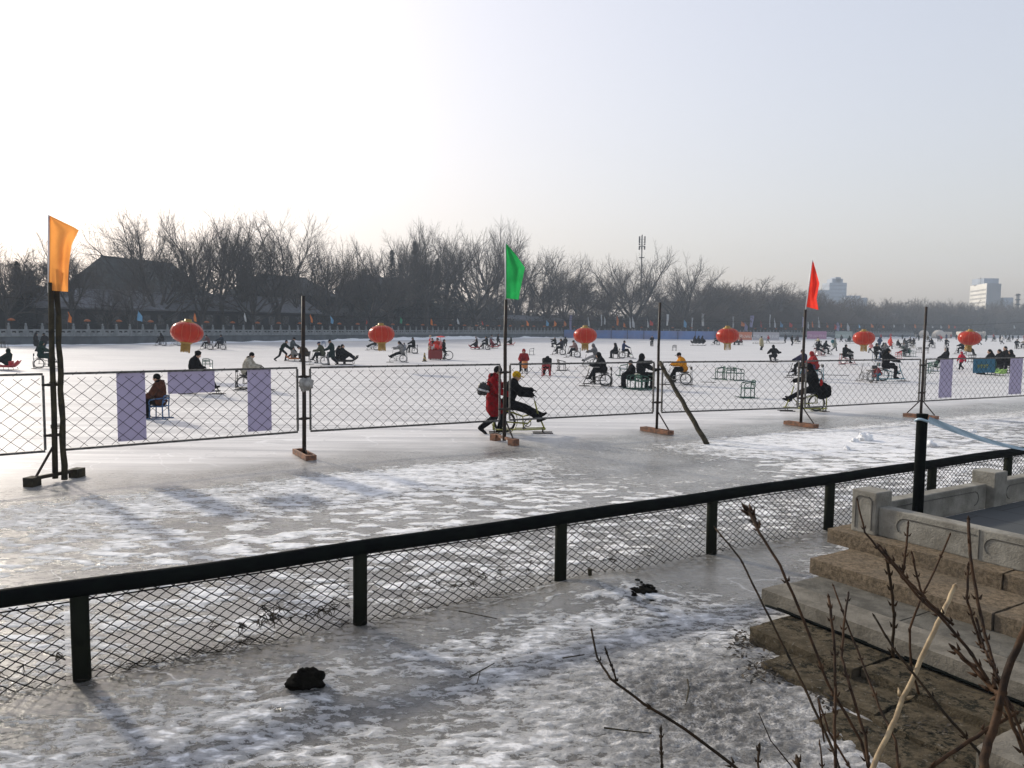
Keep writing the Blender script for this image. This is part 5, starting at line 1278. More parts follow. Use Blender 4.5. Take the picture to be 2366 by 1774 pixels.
def make_low(col):
    e = empty('low_sled'); P = paint[col]; mb = MB(); mb.box((0, 0, .26), (.62, .42, .05)); mb.tube([(.3, -.2, .27), (.36, -.12, .40), (.36, .12, .40), (.3, .2, .27)], .02, 6); o = mb.build('deck', P, e)
    for s_ in (-1, 1): mb = MB(); mb.bar((-.36, .17*s_, .018), (.34, .17*s_, .018), .03, .036); mb.tube([(-.22, .17*s_, .03), (-.22, .17*s_, .25)], .016, 5); mb.tube([(.22, .17*s_, .03), (.22, .17*s_, .25)], .016, 5); mb.build('runner', dark_steel, e)
    return e
MAKERS = dict(bike=make_bike, chair=make_chair, sled=make_sled, moto=make_moto, low=make_low)
FCAT = dict(bike=('ice bike', 'ice bikes on the rink'), chair=('ice chair', 'ice chairs on the rink'), sled=('sled', 'sleds on the rink'), moto=('sled', 'sleds on the rink'), low=('sled', 'low pale sleds parked in a row'))
def furn(kind, col, p, psi, lab, sc=1.0):
    k = (kind, col)
    if k not in FURN: e = FURN[k] = MAKERS[kind](col)
    else: e = copy_tree(FURN[k])
    e.location = (p.x, p.y, 0.0); e.rotation_euler = (0, 0, RAD(psi)); e.scale = (sc, sc, sc); tag(e, lab, FCAT[kind][0], FCAT[kind][1]); return e

# ================================================================ people
def ik(a, b_, l1, l2, pole):
    a, b_ = V(a), V(b_); d = b_-a; L = min(d.length, (l1+l2)*.995); d.normalize(); b2 = a+d*L
    x = (L*L+l1*l1-l2*l2)/(2*L); hgt = math.sqrt(max(1e-6, l1*l1-x*x)); p = V(pole); p = p-d*p.dot(d)
    p = p.normalized() if p.length > 1e-4 else d.orthogonal().normalized()
    return a+d*x+p*hgt, b2
COAT, TROU, SHOE, SKIN, HAIR, TRIM = range(6)
# hip x, hip z, lean deg, head pitch deg, feet [(x,y,z,toe pitch)], hands [(x,y,z)], leg pole, elbow pole
POSE = {
 'stand': (0, .90, 3, 0, [(.02, .11, .03, 0), (.0, -.11, .03, 0)], [(.10, .27, .80), (.10, -.27, .80)], (1, 0, .2)),
 'pockets': (0, .90, 2, 10, [(.03, .10, .03, 0), (.0, -.10, .03, 0)], [(.16, .18, .98), (.16, -.18, .98)], (1, 0, .2)),
 'walk': (0, .87, 6, 0, [(.34, .09, .03, 10), (-.36, -.09, .07, -30)], [(-.14, .27, .84), (.22, -.25, .88)], (1, 0, .2)),
 'push': (-.1, .84, 38, -12, [(.14, .10, .03, 5), (-.58, -.10, .08, -35)], [(.62, .20, .86), (.62, -.20, .86)], (1, 0, .2)),
 'pushup': (0, .88, 10, 12, [(.22, .10, .03, 5), (-.32, -.10, .07, -30)], [(.46, .2, 1.0), (.46, -.2, 1.0)], (1, 0, .2)),
 'redcoat': (0, .88, 5, 14, [(.16, .09, .03, 0), (-.30, -.08, .08, -38)], [(.30, .17, 1.22), (.34, -.2, 1.0)], (1, 0, .2)),
 'chair': (-.05, .53, 6, 5, [(.34, .13, .03, 0), (.40, -.13, .03, 0)], [(.34, .15, .66), (.36, -.15, .64)], (.6, 0, 1)),
 'chairback': (-.10, .52, -6, 5, [(.55, .12, .06, 20), (.50, -.12, .05, 20)], [(.26, .2, .66), (.26, -.2, .66)], (.6, 0, 1)),
 'slump': (-.05, .53, 48, 35, [(.26, .15, .03, 0), (.34, -.15, .03, 0)], [(.44, .10, .30), (.44, -.10, .28)], (.6, 0, 1)),
 'point': (-.05, .53, 4, 0, [(.30, .14, .03, 0), (.36, -.14, .03, 0)], [(.62, .22, 1.02), (.48, -.2, .72)], (.6, 0, 1)),
 'bike': (-.24, .765, 6, 4, [(.40, .14, .33, 0), (.18, -.14, .16, -10)], [(.30, .25, .95), (.30, -.25, .95)], (.7, 0, 1)),
 'bikelean': (-.24, .765, 24, -4, [(.40, .14, .33, 0), (.18, -.14, .16, -10)], [(.30, .25, .95), (.30, -.25, .95)], (.7, 0, 1)),
 'bikefeet': (-.24, .765, 16, 4, [(.74, .14, .32, 30), (.66, -.14, .26, 20)], [(.34, .22, 1.06), (.32, -.25, .98)], (.7, 0, 1)),
 'bikefolded': (-.24, .765, 12, 18, [(.62, .14, .12, 10), (.18, -.14, .16, -10)], [(.14, .1, .92), (.14, -.1, .90)], (.7, 0, 1)),
 'sled': (-.12, .38, -4, 4, [(.62, .13, .30, 40), (.58, -.13, .28, 40)], [(.34, .26, .56), (.34, -.26, .56)], (.4, 0, 1)),
 'sledlean': (-.12, .38, -22, 6, [(.66, .13, .28, 40), (.6, -.13, .26, 40)], [(.2, .28, .45), (.2, -.28, .45)], (.4, 0, 1)),
 'crouch': (-.08, .50, 30, -8, [(.12, .17, .03, 0), (.10, -.17, .03, 0)], [(.30, .34, .66), (.12, -.50, .72)], (1, 0, .5)),
 'moto': (-.0, .76, 14, 4, [(.22, .24, .30, 0), (.22, -.24, .30, 0)], [(.48, .2, .86), (.48, -.2, .86)], (.7, 0, 1)),
}
BODY = {}
def person_mesh(pose, coat, head, vox):
    key = (pose, coat, head, vox)
    if key in BODY: return BODY[key]
    hx, hz, lean, hp, feet, hands, lpole = POSE[pose]
    pr = []
    def cap(p0, p1, r0, r1, m): pr.append(('c', V(p0), V(p1), r0, r1, m))
    def ell(c, r, m, rot=None): pr.append(('e', V(c), r, rot, m))
    ry = lambda a: Matrix.Rotation(RAD(a), 3, 'Y')
    pf = .052 if coat != 'thin' else .022
    pel = V((hx, 0, hz)); s1 = ry(lean*.65) @ V((0, 0, .25)); mid = pel+s1; s2 = ry(lean*1.15) @ V((0, 0, .27)); neck = mid+s2; chest = mid+s2*.45
    R1, R2 = ry(lean*.65), ry(lean*1.15)
    ell(pel+V((0, 0, .01)), (.135+pf, .165+pf, .125+pf), COAT if coat in ('long', 'puffy') else COAT, R1)
    ell(mid, (.13+pf, .155+pf, .19+pf), COAT, R1); ell(chest, (.135+pf, .175+pf, .18+pf), COAT, R2)
    sh = [neck+R2 @ V((-.01, .165*s_, -.06)) for s_ in (1, -1)]
    cap(sh[0], sh[1], .075+pf*.6, .075+pf*.6, COAT); cap(neck-s2*.1, neck+R2 @ V((.0, 0, .035)), .085+pf*.6, .075+pf*.4, COAT)
    hd = ry(lean*.8+hp); hc = neck+hd @ V((.025, 0, .165))
    cap(neck, hc-hd @ V((.01, 0, .05)), .052, .055, SKIN)
    ell(hc, (.098, .078, .115), SKIN, hd); ell(hc+hd @ V((.03, 0, -.055)), (.066, .058, .06), SKIN, hd)
    cap(hc+hd @ V((.092, 0, .012)), hc+hd @ V((.112, 0, -.022)), .011, .016, SKIN)
    for s_ in (1, -1):
        ell(hc+hd @ V((-.005, .078*s_, -.005)), (.022, .012, .032), SKIN, hd); ell(hc+hd @ V((.086, .032*s_, .012)), (.012, .014, .008), HAIR, hd)
    ell(hc+hd @ V((.088, 0, -.058)), (.010, .024, .006), TRIM if False else SKIN, hd)
    # arms
    for s_, h_, i in ((1, hands[0], 0), (-1, hands[1], 1)):
        el, wr = ik(sh[i], h_, .29, .27, (-.35, .75*s_, -.7))
        cap(sh[i], el, .058+pf, .050+pf, COAT); cap(el, wr, .050+pf*.9, .036+pf*.7, COAT)
        d = (wr-el).normalized(); sd = d.cross(V((0, 0, 1))); sd = sd.normalized() if sd.length > .1 else V((0, 1, 0)); up = sd.cross(d)
        pm = wr+d*.05; ell(pm, (.052, .040, .020), SHOE, Matrix((d, sd, up)).transposed())
        for k in range(4):
            b0 = wr+d*.088+sd*(-.030+.02*k); L = (.055, .066, .062, .046)[k]; b1 = b0+d*L*.55-up*.012; b2 = b1+d*L*.25-up*L*.55
            cap(b0-d*.02, b1, .0105, .0100, SHOE); cap(b1, b2, .0100, .0085, SHOE)
        t0 = wr+d*.03-sd*.034*s_; cap(t0, t0+d*.035-sd*.022*s_-up*.012, .013, .011, SHOE)
    # legs
    hips = [pel+V((0, .09*s_, -.02)) for s_ in (1, -1)]
    for i, s_ in ((0, 1), (1, -1)):
        fx, fy, fz, tp = feet[i]; an = V((fx, fy, fz+.075)); kn, an2 = ik(hips[i], an, .44, .43, (lpole[0], .12*s_, lpole[2]))
        cap(hips[i], kn, .094+pf*.5, .072+pf*.35, TROU); cap(kn, an2, .068+pf*.35, .054+pf*.3, TROU)
        fd = ry(-tp) @ V((1, 0, 0)); fd = V((fd.x, .12*s_, fd.z)); base = an2+V((0, 0, -.045))
        cap(base-fd*.05, base+fd*.11, .044, .042, SHOE); cap(base+fd*.11, base+fd*.165+V((0, 0, -.005)), .042, .030, SHOE); cap(an2, base, .05, .048, SHOE)
        if coat == 'long':
            if hz > .8: 
                kk = hips[i].lerp(kn, .62); cap(hips[i], kk, .165, .175, COAT)
            else: cap(hips[i], hips[i].lerp(kn, .95), .135, .115, COAT)
        elif coat == 'puffy' and hz > .8: cap(hips[i], hips[i].lerp(kn, .35), .135, .13, COAT)
    if coat == 'long' and hz > .8: cap(pel, pel+V((0, 0, -.24)), .18, .19, COAT)
    # headwear that is part of the coat
    if head in ('hood', 'furhood'):
        ell(hc+hd @ V((-.035, 0, .015)), (.118, .112, .145), COAT, hd); cap(neck+R2 @ V((-.05, 0, .0)), hc+hd @ V((-.06, 0, -.06)), .105, .09, COAT)
    elif head == 'hoodback': ell(neck+R2 @ V((-.10, 0, .01)), (.075, .13, .09), COAT, R2)
    mb = MB()
    for q in pr:
        if q[0] == 'c':
            _, a, b_, r0, r1, m = q; mb.ell(a, r0, 12, 8); mb.ell(b_, r1, 12, 8)
            if (b_-a).length > 1e-3: mb.tube([a, b_], [r0*.985, r1*.985], 12)
        else: mb.ell(q[1], q[2], 18, 12, q[3])
    raw = mb.mesh('raw', []); o = link('raw', raw); md = o.modifiers.new('r', 'REMESH'); md.mode = 'VOXEL'; md.voxel_size = vox
    sm = o.modifiers.new('s', 'SMOOTH'); sm.factor = .5; sm.iterations = 2
    dg = bpy.context.evaluated_depsgraph_get(); dg.update(); me = bpy.data.meshes.new_from_object(o.evaluated_get(dg)); bpy.data.objects.remove(o); bpy.data.meshes.remove(raw)
    me.name = 'person_body'
    nf = len(me.polygons); C_ = np.zeros(nf*3, np.float32); me.polygons.foreach_get('center', C_); C_ = C_.reshape(-1, 3)
    best = np.full(nf, 1e9); bi = np.zeros(nf, np.int32)
    for q in pr:
        if q[0] == 'c':
            _, a, b_, r0, r1, m = q; a_, ab = np.array(a), np.array(b_-a); L2 = max(1e-9, float(ab @ ab)); t_ = np.clip((C_-a_) @ ab/L2, 0, 1)
            d = np.linalg.norm(C_-(a_+t_[:, None]*ab), axis=1)-(r0+(r1-r0)*t_)
        else:
            _, c, r_, rot, m = q; P_ = C_-np.array(c)
            if rot is not None: P_ = P_ @ np.array(rot)
            r_ = np.array(r_); k = np.linalg.norm(P_/r_, axis=1); d = (k-1)*np.linalg.norm(P_, axis=1)/np.maximum(k, 1e-6)
        d = np.abs(d) if m != COAT else np.abs(d)-.004
        u_ = d < best; best[u_] = d[u_]; bi[u_] = m
    me.materials.clear()
    for _ in range(6): me.materials.append(None)
    me.polygons.foreach_set('material_index', bi); me.polygons.foreach_set('use_smooth', [True]*nf); me.update()
    # hair or hat, a mesh of its own in the same frame
    hm = None; mb = MB(); T_ = lambda p: hc+hd @ V(p)
    if head == 'short': mb.ell(T_((-.018, 0, .022)), (.101, .087, .112), 16, 10, hd)
    elif head == 'curly':
        mb.ell(T_((-.02, 0, .03)), (.108, .098, .115), 16, 10, hd); r = random.Random(4)
        for _ in range(46):
            a, b2 = r.uniform(0, 6.28), r.uniform(-.15, 1.4); mb.ell(T_((-.02+.108*math.cos(b2)*math.cos(a) if math.cos(a) < .55 or b2 > .6 else -.05, .1*math.cos(b2)*math.sin(a), .03+.112*math.sin(b2))), .026, 6, 5)
    elif head == 'long':
        mb.ell(T_((-.018, 0, .022)), (.104, .090, .115), 16, 10, hd); mb.tube([T_((-.05, 0, .02)), T_((-.085, 0, -.12)), neck+R2 @ V((-.15, 0, -.10)), neck+R2 @ V((-.16, 0, -.24))], [.085, .095, .085, .04], 10)
    elif head in ('beanie', 'bobble'):
        mb.ell(T_((-.012, 0, .040)), (.110, .096, .105), 16, 10, hd); mb.tube([T_((-.012, .099*math.sin(a), .030)) + hd @ V((.113*math.cos(a), 0, 0)) for a in [2*math.pi*k/16 for k in range(16)]], .018, 6, closed=True)
        if head == 'bobble': mb.ell(T_((-.02, 0, .155)), .038, 8, 6)
    elif head == 'cap':
        mb.ell(T_((-.010, 0, .036)), (.112, .094, .104), 16, 10, hd); mb.ell(T_((.125, 0, .040)), (.075, .07, .012), 12, 6, hd @ ry(8))
    elif head == 'hat':
        mb.ell(T_((-.01, 0, .075)), (.10, .09, .075), 16, 10, hd); mb.ell(T_((-.005, 0, .045)), (.165, .15, .016), 18, 6, hd)
    elif head == 'furhood':
        mb.tube([T_((.055, .105*math.cos(a), .012+.135*math.sin(a))) for a in [2*math.pi*k/20 for k in range(20)]], .030, 6, closed=True)
    elif head == 'hoodback':
        mb.ell(T_((-.014, 0, .030)), (.108, .094, .108), 16, 10, hd); mb.tube([neck+R2 @ V((.02-.13*math.sin(a/2+.0), .125*math.cos(a), .055+.02*math.sin(a))) for a in [2*math.pi*k/16 for k in range(17)]], .028, 6)
    if mb.v: hm = mb.mesh('headwear', [None], True)
    BODY[key] = (me, hm); return BODY[key]
skinm = mat('skin', (.42, .25, .17), .55, .15, 9); 
def person(p, psi, pose, coat, head, cc, tc=(.008, .008, .010), hc=(.006, .006, .006), lab='', sc=1.0, shoe=(.010, .009, .009), near=False, z=0.0, trim=None, vox=None):
    me, hm = person_mesh(pose, coat, head, vox or (.012 if near else .022))
    o = link('person', me); o.location = (p.x, p.y, z); o.rotation_euler = (0, 0, RAD(psi)); o.scale = (sc, sc, sc)
    for i, m in enumerate((cloth(cc), cloth(tc), cloth(shoe), skinm, cloth(hc), cloth(trim or hc))):
        o.material_slots[i].link = 'OBJECT'; o.material_slots[i].material = m
    tag(o, lab, 'person', 'people on the rink')
    if hm:
        h = link({'short': 'hair', 'curly': 'hair', 'long': 'hair', 'beanie': 'hat', 'bobble': 'hat', 'cap': 'cap', 'hat': 'hat', 'furhood': 'hood_trim', 'hoodback': 'hat'}[head], hm, o)
        h.material_slots[0].link = 'OBJECT'; h.material_slots[0].material = cloth(trim if (head == 'furhood' and trim) else hc)
    return o
BLK, DK, NAVY, GRN, BRN, RED, YEL, GRY, BEI = (.006, .006, .007), (.014, .014, .016), (.015, .024, .07), (.008, .018, .014), (.075, .03, .018), (.20, .006, .009), (.50, .20, .012), (.12, .12, .125), (.26, .23, .18)
def off(p, psi, dx, dy=0): a = RAD(psi); return V((p.x+dx*math.cos(a)-dy*math.sin(a), p.y+dx*math.sin(a)+dy*math.cos(a), 0))
def rider(px, py, psi, fk, fcol, pose, coat, head, cc, plab, flab, near=False, sc=1.0, **k):
    g = gnd(px, py); furn(fk, fcol, g, psi, flab, sc)
    return person(g, psi, pose, coat, head, cc, lab=plab, near=near, sc=sc, **k)
# ---- nearest figures
rider(1196, 1000, 2, 'bike', 'yellow', 'bikefeet', 'puffy', 'cap', BLK, 'person in black puffy jacket and yellow cap, feet up on a yellow ice bike', 'yellow green ice bike ridden by the person in the yellow cap', True, hc=(.55, .33, .01))
rc = person(gnd(1139, 1001), 4, 'redcoat', 'long', 'hoodback', RED, hc=(.008, .008, .009), lab='person in long red coat with dark hood pushing the yellow ice bike', near=True)
o = lump_mesh(.17, 14, 1.15, .25, 26, 18).build('shoulder_bag', mat('black_white_bag', (.02, .02, .022), .6, .2, 5), None, True); g = gnd(1139, 1001); o.location = (g.x-.25, g.y-.20, 1.12); o.scale = (.85, .85, .85); o.rotation_euler = (0, .35, .2)
tag(o, 'black bag with a white band on the hip of the person in red', 'bag')
mb = MB(); mb.tube([(.19*math.cos(a), .165*math.sin(a), -.03+.02*math.cos(a)) for a in [2*math.pi*k/16 for k in range(16)]], .028, 6, closed=True); ob_ = mb.build('white_band', cloth((.6, .6, .6)), o, True)
mb = MB(); mb.tube([(0, 0, .17), (.12, .05, .3), (.22, .1, .42)], .015, 5); mb.build('strap', cloth(DK), o)
rider(1862, 950, 178, 'bike', 'yellow', 'bikefeet', 'puffy', 'hood', BLK, 'person in black coat riding an ice bike behind the red flag post', 'yellow framed ice bike with a white rear tyre behind the red flag post', True)
o = lump_mesh(.27, 21, .95, .25, 24, 16).build('shoulder_bag', cloth(BLK), None, True); g = gnd(1890, 950); o.location = (g.x+.08, g.y-.12, .68); tag(o, 'bulky black bag hanging behind the rider at the red flag post', 'bag')
mb = MB(); mb.ell((-.12, -.16, .28), (.05, .06, .12), 8, 6); mb.build('red_flap', cloth((.35, .02, .02)), o, True)
rider(368, 967, 180, 'chair', 'blue', 'chair', 'puffy', 'hoodback', BRN, 'man in brown jacket seated on a blue ice chair behind the left fence panel', 'blue ice chair under the man in brown', True, sc=.94, tc=BLK)
rider(462, 910, 2, 'bike', 'black', 'bikefolded', 'puffy', 'curly', BLK, 'person with curly hair and black coat above the wide purple banner', 'dark ice bike half hidden by the wide purple banner', True, sc=1.05)
rider(582, 901, 6, 'bike', 'black', 'bikelean', 'puffy', 'hoodback', (.36, .33, .27), 'person in beige hooded jacket and black hat leaning over an ice bike', 'dark ice bike behind the second tall purple banner', True)
furn('chair', 'green', gnd(480, 856), 90, 'empty green ice chair seen from behind, above the wide purple banner')
rider(1382, 892, 180, 'bike', 'black', 'bikelean', 'puffy', 'hood', BLK, 'rider in black with arms stretched to the bars behind the centre fence panel', 'black ice bike with open wheel behind the centre fence panel', True)
rider(1568, 889, 180, 'bike', 'white', 'bikelean', 'puffy', 'cap', YEL, 'rider in mustard yellow jacket and dark cap by the leaning prop', 'pale framed ice bike ridden by the person in yellow', True, tc=BLK)
rider(1368, 846, 184, 'bike', 'grey', 'bikefeet', 'puffy', 'hood', GRY, 'person in grey hooded jacket just behind the black rider at centre', 'grey ice bike behind the black rider at centre', tc=(.28, .28, .28))
rider(1210, 858, 262, 'chair', 'black', 'chair', 'puffy', 'hood', (.24, .015, .018), 'woman in dark red jacket facing the camera with a child seat in front', 'dark ice chair of the woman in dark red', True)
g = gnd(1212, 862); e = empty('child_seat', (g.x, g.y-.35, 0), RAD(262)); tag(e, 'orange child seat on low runners before the woman in dark red', 'child seat')
mb = MB(); mb.lathe([(.10, .30), (.17, .36), (.18, .55), (.15, .72)], n=12, cap=False); mb.box((0, 0, .34), (.24, .26, .05)); mb.build('shell', paint['orange'], e, True)
for s_ in (-1, 1): mb = MB(); mb.bar((-.25, .14*s_, .02), (.3, .14*s_, .02), .02, .035); mb.tube([(0, .14*s_, .03), (0, .10*s_, .32)], .014, 5); mb.build('runner', dark_steel, e)
rider(1262, 868, 80, 'chair', 'red', 'slump', 'puffy', 'hood', BLK, 'person in black bent forward on a red ice chair right of the green flag', 'red ice chair under the bent person in black', True, shoe=(.5, .08, .02))
furn('chair', 'black', gnd(1298, 856), 10, 'empty dark ice chair with a stick stuck beside it, centre')
mb = MB(); a_ = gnd(1292, 852); mb.tube([a_, a_+V((-.16, .05, .62))], .014, 5); tag(mb.build('push_stick', dark_steel), 'thin dark push stick leaning up beside the empty dark chair', 'stick')
furn('chair', 'grey', gnd(1228, 820), 180, 'small empty grey ice chair behind the woman in dark red')
# green chair cluster
for px, py, psi, lab in ((1440, 868, 170, 'empty green ice chair left of the pointing person'), (1462, 898, 190, 'green ice chair under the child beside the pointing person'), (1482, 901, 30, 'green ice chair under the pointing person'), (1497, 898, 5, 'green ice chair standing right against the pointing person')):
    furn('chair', 'green', gnd(px, py), psi, lab)
person(gnd(1482, 898), 20, 'point', 'long', 'hood', BLK, lab='person in black with one arm pointing right among green ice chairs', near=True, sc=1.14)
person(gnd(1458, 896), 185, 'chair', 'puffy', 'beanie', BLK, lab='person in black hat seated left of the pointing person', near=True, sc=.92)
for px, py, psi, lab in ((1663, 876, 178, 'empty green ice chair, left of three standing together'), (1683, 878, 100, 'empty green ice chair, middle of three standing together'), (1707, 879, 4, 'empty green ice chair, right of three standing together'), (1727, 919, 182, 'empty green ice chair standing alone near the red flag post')):
    furn('chair', 'green', gnd(px, py), psi, lab)
# right group
rider(2056, 880, 0, 'bike', 'teal', 'bike', 'puffy', 'long', BLK, 'long haired rider in black on a teal ice bike at right', 'teal ice bike of the long haired rider', True, sc=1.1)
rider(2010, 878, 182, 'bike', 'grey', 'chair', 'puffy', 'hood', (.25, .05, .05), 'child in red and blue bent low between two ice bikes', 'empty seated grey ice bike left of the long haired rider', False, tc=(.04, .15, .22)) if False else furn('bike', 'grey', gnd(2003, 882), 100, 'grey ice bike without rider left of the long haired rider')
person(gnd(2030, 880), 200, 'slump', 'puffy', 'short', (.25, .05, .05), (.04, .17, .24), (.05, .025, .02), 'child in red jacket and teal trousers bent low beside the long haired rider', .72, near=True)
rider(1957, 842, 12, 'bike', 'red', 'bike', 'puffy', 'short', BLK, 'rider in black holding a small child on a reddish ice bike', 'reddish ice bike with the rider and child', True)
person(gnd(1962, 842), 12, 'chair', 'puffy', 'hood', (.30, .30, .31), lab='small child in pale jacket sitting before the rider in black', sc=.6, z=.42)
rider(1847, 872, 184, 'bike', 'black', 'bike', 'puffy', 'beanie', (.025, .022, .05), 'rider in black and purple jacket left of the red flag post', 'dark ice bike left of the red flag post', True)
rider(1873, 880, 176, 'bike', 'teal', 'bikelean', 'puffy', 'hood', (.26, .02, .02), 'rider in dark red hooded jacket bent over right of the red flag post', 'pale teal ice bike under the rider in dark red', True, tc=(.06, .06, .12))
person(gnd(1788, 837), 92, 'crouch', 'puffy', 'hood', BLK, lab='squat person in black with pale grey hood facing away, arm out', near=True, sc=1.12, hc=GRY)
g = gnd(1788, 837); furn('low', 'grey', off(g, 92, -.12), 92, 'small grey sled under the squat person in black')
rider(2180, 850, 176, 'chair', 'green', 'chairback', 'puffy', 'furhood', BLK, 'reclining person in black with a grey fur hood at the right fence post', 'green ice chair of the reclining person', True, trim=(.3, .29, .28), sc=1.1)
for px, py, psi, lab in ((2140, 862, 170, 'empty green ice chair left of the reclining person, nearer the post'), (2155, 858, 185, 'empty green ice chair between the fence post and reclining person')):
    furn('chair', 'green', gnd(px, py), psi, lab)
person(gnd(2221, 854), 200, 'walk', 'puffy', 'hood', (.36, .02, .04), lab='child in red jacket walking beside the tall purple banner', sc=.74, near=True)
rider(2286, 866, 172, 'chair', 'green', 'chair', 'puffy', 'long', BLK, 'woman with long dark hair showing above the teal banner', 'ice chair hidden behind the teal banner', True, sc=1.18)
for px, py, lab, hd_, sc_ in ((2308, 862, 'left of three people in black seated close together at the right edge', 'long', 1.15), (2322, 856, 'middle one of three people in black at the right edge, set back', 'short', 1.25), (2334, 862, 'right of three people in black seated together, greyer hood', 'hood', 1.12)):
    furn('chair', 'black', gnd(px, py), 180, 'dark ice chair under the '+lab.split(' at ')[0].replace(' seated close together', '').replace(' seated together', ''))
    person(gnd(px, py), 182, 'chair', 'puffy', hd_, BLK, lab=lab, sc=sc_, near=True)
furn('sled', 'lime', gnd(2310, 868), 80, 'lime green sled in front of the three people at the right edge', .8)
# ---- left
rider(14, 855, 180, 'sled', 'red', 'sled', 'puffy', 'hood', GRN, 'person in dark hooded coat on a red sled at the left edge', 'red sled with upturned ends at the left edge', True)
rider(106, 851, 30, 'bike', 'grey', 'bike', 'long', 'hood', (.012, .03, .025), 'person in long dark green coat on an ice bike behind the wooden stick', 'grey ice bike just left of the wooden stick', True)
g = gnd(106, 851)
person(gnd(83, 812), 20, 'pockets', 'long', 'hood', DK, lab='tall person in dark coat standing before the far left shore wall', sc=1.0)
person(gnd(104, 814), 160, 'pockets', 'puffy', 'beanie', DK, lab='shorter person in dark jacket standing beside the tall one at far left')
for px, lab in ((3, 'small empty ice chair at the extreme left edge'), (11, 'small empty ice chair second from the left edge')): furn('chair', 'black', gnd(px, 803), 90, lab)
rider(372, 799, 180, 'bike', 'grey', 'bikelean', 'puffy', 'hood', DK, 'rider in dark coat close to the shore wall left of the first lantern', 'grey ice bike by the shore wall left of the first lantern')
furn('bike', 'grey', gnd(408, 799), 180, 'empty grey ice bike half behind the first red lantern')
rider(478, 808, 180, 'bike', 'black', 'bikelean', 'thin', 'short', (.10, .05, .05), 'front rider of two in line right of the first lantern, brownish jacket', 'front one of two ice bikes in line right of the first lantern')
rider(508, 808, 180, 'bike', 'black', 'bike', 'puffy', 'beanie', (.02, .03, .045), 'rear rider of two in line right of the first lantern, dark blue jacket', 'rear one of two ice bikes in line right of the first lantern')
person(gnd(654, 834), 0, 'push', 'thin', 'short', GRN, lab='person in dark green leaning far forward and pushing a child', near=True)
person(gnd(675, 829), 10, 'pushup', 'puffy', 'beanie', (.05, .06, .065), lab='person in dark jacket bent behind the child in grey')
rider(681, 834, 10, 'sled', 'orange', 'sled', 'puffy', 'short', (.22, .21, .20), 'child in pale grey coat sitting on an orange sled', 'small orange sled under the child in grey', False, sc=.85)
rider(708, 836, 186, 'chair', 'black', 'slump', 'puffy', 'short', (.05, .035, .02), 'person in brown jacket leaning left behind the second fence post', 'ice chair behind the second fence post', True, sc=1.1)
rider(738, 843, 182, 'bike', 'white', 'bikelean', 'puffy', 'hat', (.06, .065, .04), 'rider in dark olive jacket with brimmed hat, arm stretched left', 'pale ice bike of the rider in the brimmed hat', True, hc=NAVY)
person(gnd(768, 843), 182, 'pushup', 'long', 'hat', (.015, .028, .028), lab='person in long dark coat and hat standing behind the pale ice bike', near=True)
rider(797, 842, 0, 'sled', 'black', 'sled', 'puffy', 'short', BLK, 'front person in black of two on a long black sled, legs stretched', 'long black sled carrying two people in black', True, sc=1.15)
person(off(gnd(797, 842), 0, -.42), 0, 'chair', 'puffy', 'long', BLK, lab='rear person in black of two on the long black sled', near=True, z=-.05)
furn('chair', 'blue', gnd(748, 801), 90, 'small empty ice chair far behind the brimmed hat rider')
rider(862, 809, 182, 'bike', 'black', 'bikefeet', 'puffy', 'short', DK, 'reclining rider partly behind the second red lantern', 'black ice bike partly behind the second red lantern')
rider(921, 837, 180, 'bike', 'white', 'bikefeet', 'puffy', 'long', (.20, .195, .19), 'woman in grey coat with dark hair on an ice bike left of the cart', 'pale ice bike of the woman in grey', True)
person(gnd(935, 822), 180, 'pockets', 'puffy', 'short', (.16, .17, .19), lab='small child in grey blue standing behind the woman in grey', sc=.68)
rider(950, 817, 182, 'bike', 'black', 'bike', 'puffy', 'beanie', BLK, 'rider in black just left of the red cart', 'black ice bike just left of the red cart')
# red decorated cart with a tricycle rear
g = gnd(1006, 831); e = empty('decorated_cart', g, RAD(4)); tag(e, 'red vendor cart piled with toys and streamers, hitched to a bicycle wheel', 'cart')
mb = MB(); mb.box((0, 0, .42), (1.12, .75, .68)); o = mb.build('box', mat('red_board', (.20, .014, .012), .6, .12, 2), e); bv = o.modifiers.new('b', 'BEVEL'); bv.width = .015
for sx in (-.4, .4):
    for sy in (-.25, .25): mb = MB(); mb.tube([(sx, sy-.02, .05), (sx, sy+.02, .05)], .05, 10); mb.build('caster', dark_steel, e)
mb = MB(); wheel(e, (1.05, 0, .36), .36)
mb = MB(); mb.tube([(1.05, .05, .36), (.78, .03, .62), (.62, 0, .50), (.66, 0, .95)], .02, 6); mb.tube([(.62, 0, .30), (1.05, .05, .36)], .018, 6); mb.tube([(.62, 0, .30), (.78, .03, .62)], .018, 6); mb.tube([(.55, 0, .3), (.55, 0, .62)], .018, 6); mb.tube([(.56, -.22, 1.0), (.66, 0, .95), (.56, .22, 1.0)], .014, 6); ring(mb, (.78, .06, .30), .09, .012, 12, 4); mb.build('bicycle_frame', dark_steel, e)
mb = MB(); mb.ell((.80, 0, .68), (.13, .08, .035), 10, 6); mb.build('saddle', vinyl, e)
toy = [mat('toy_%s' % n_, c, .7, .15, 6) for n_, c in (('red', (.6, .03, .02)), ('white', (.6, .58, .55)), ('dark', (.03, .03, .03)), ('pink', (.55, .2, .2)), ('tan', (.4, .3, .2)))]
r = random.Random(12)
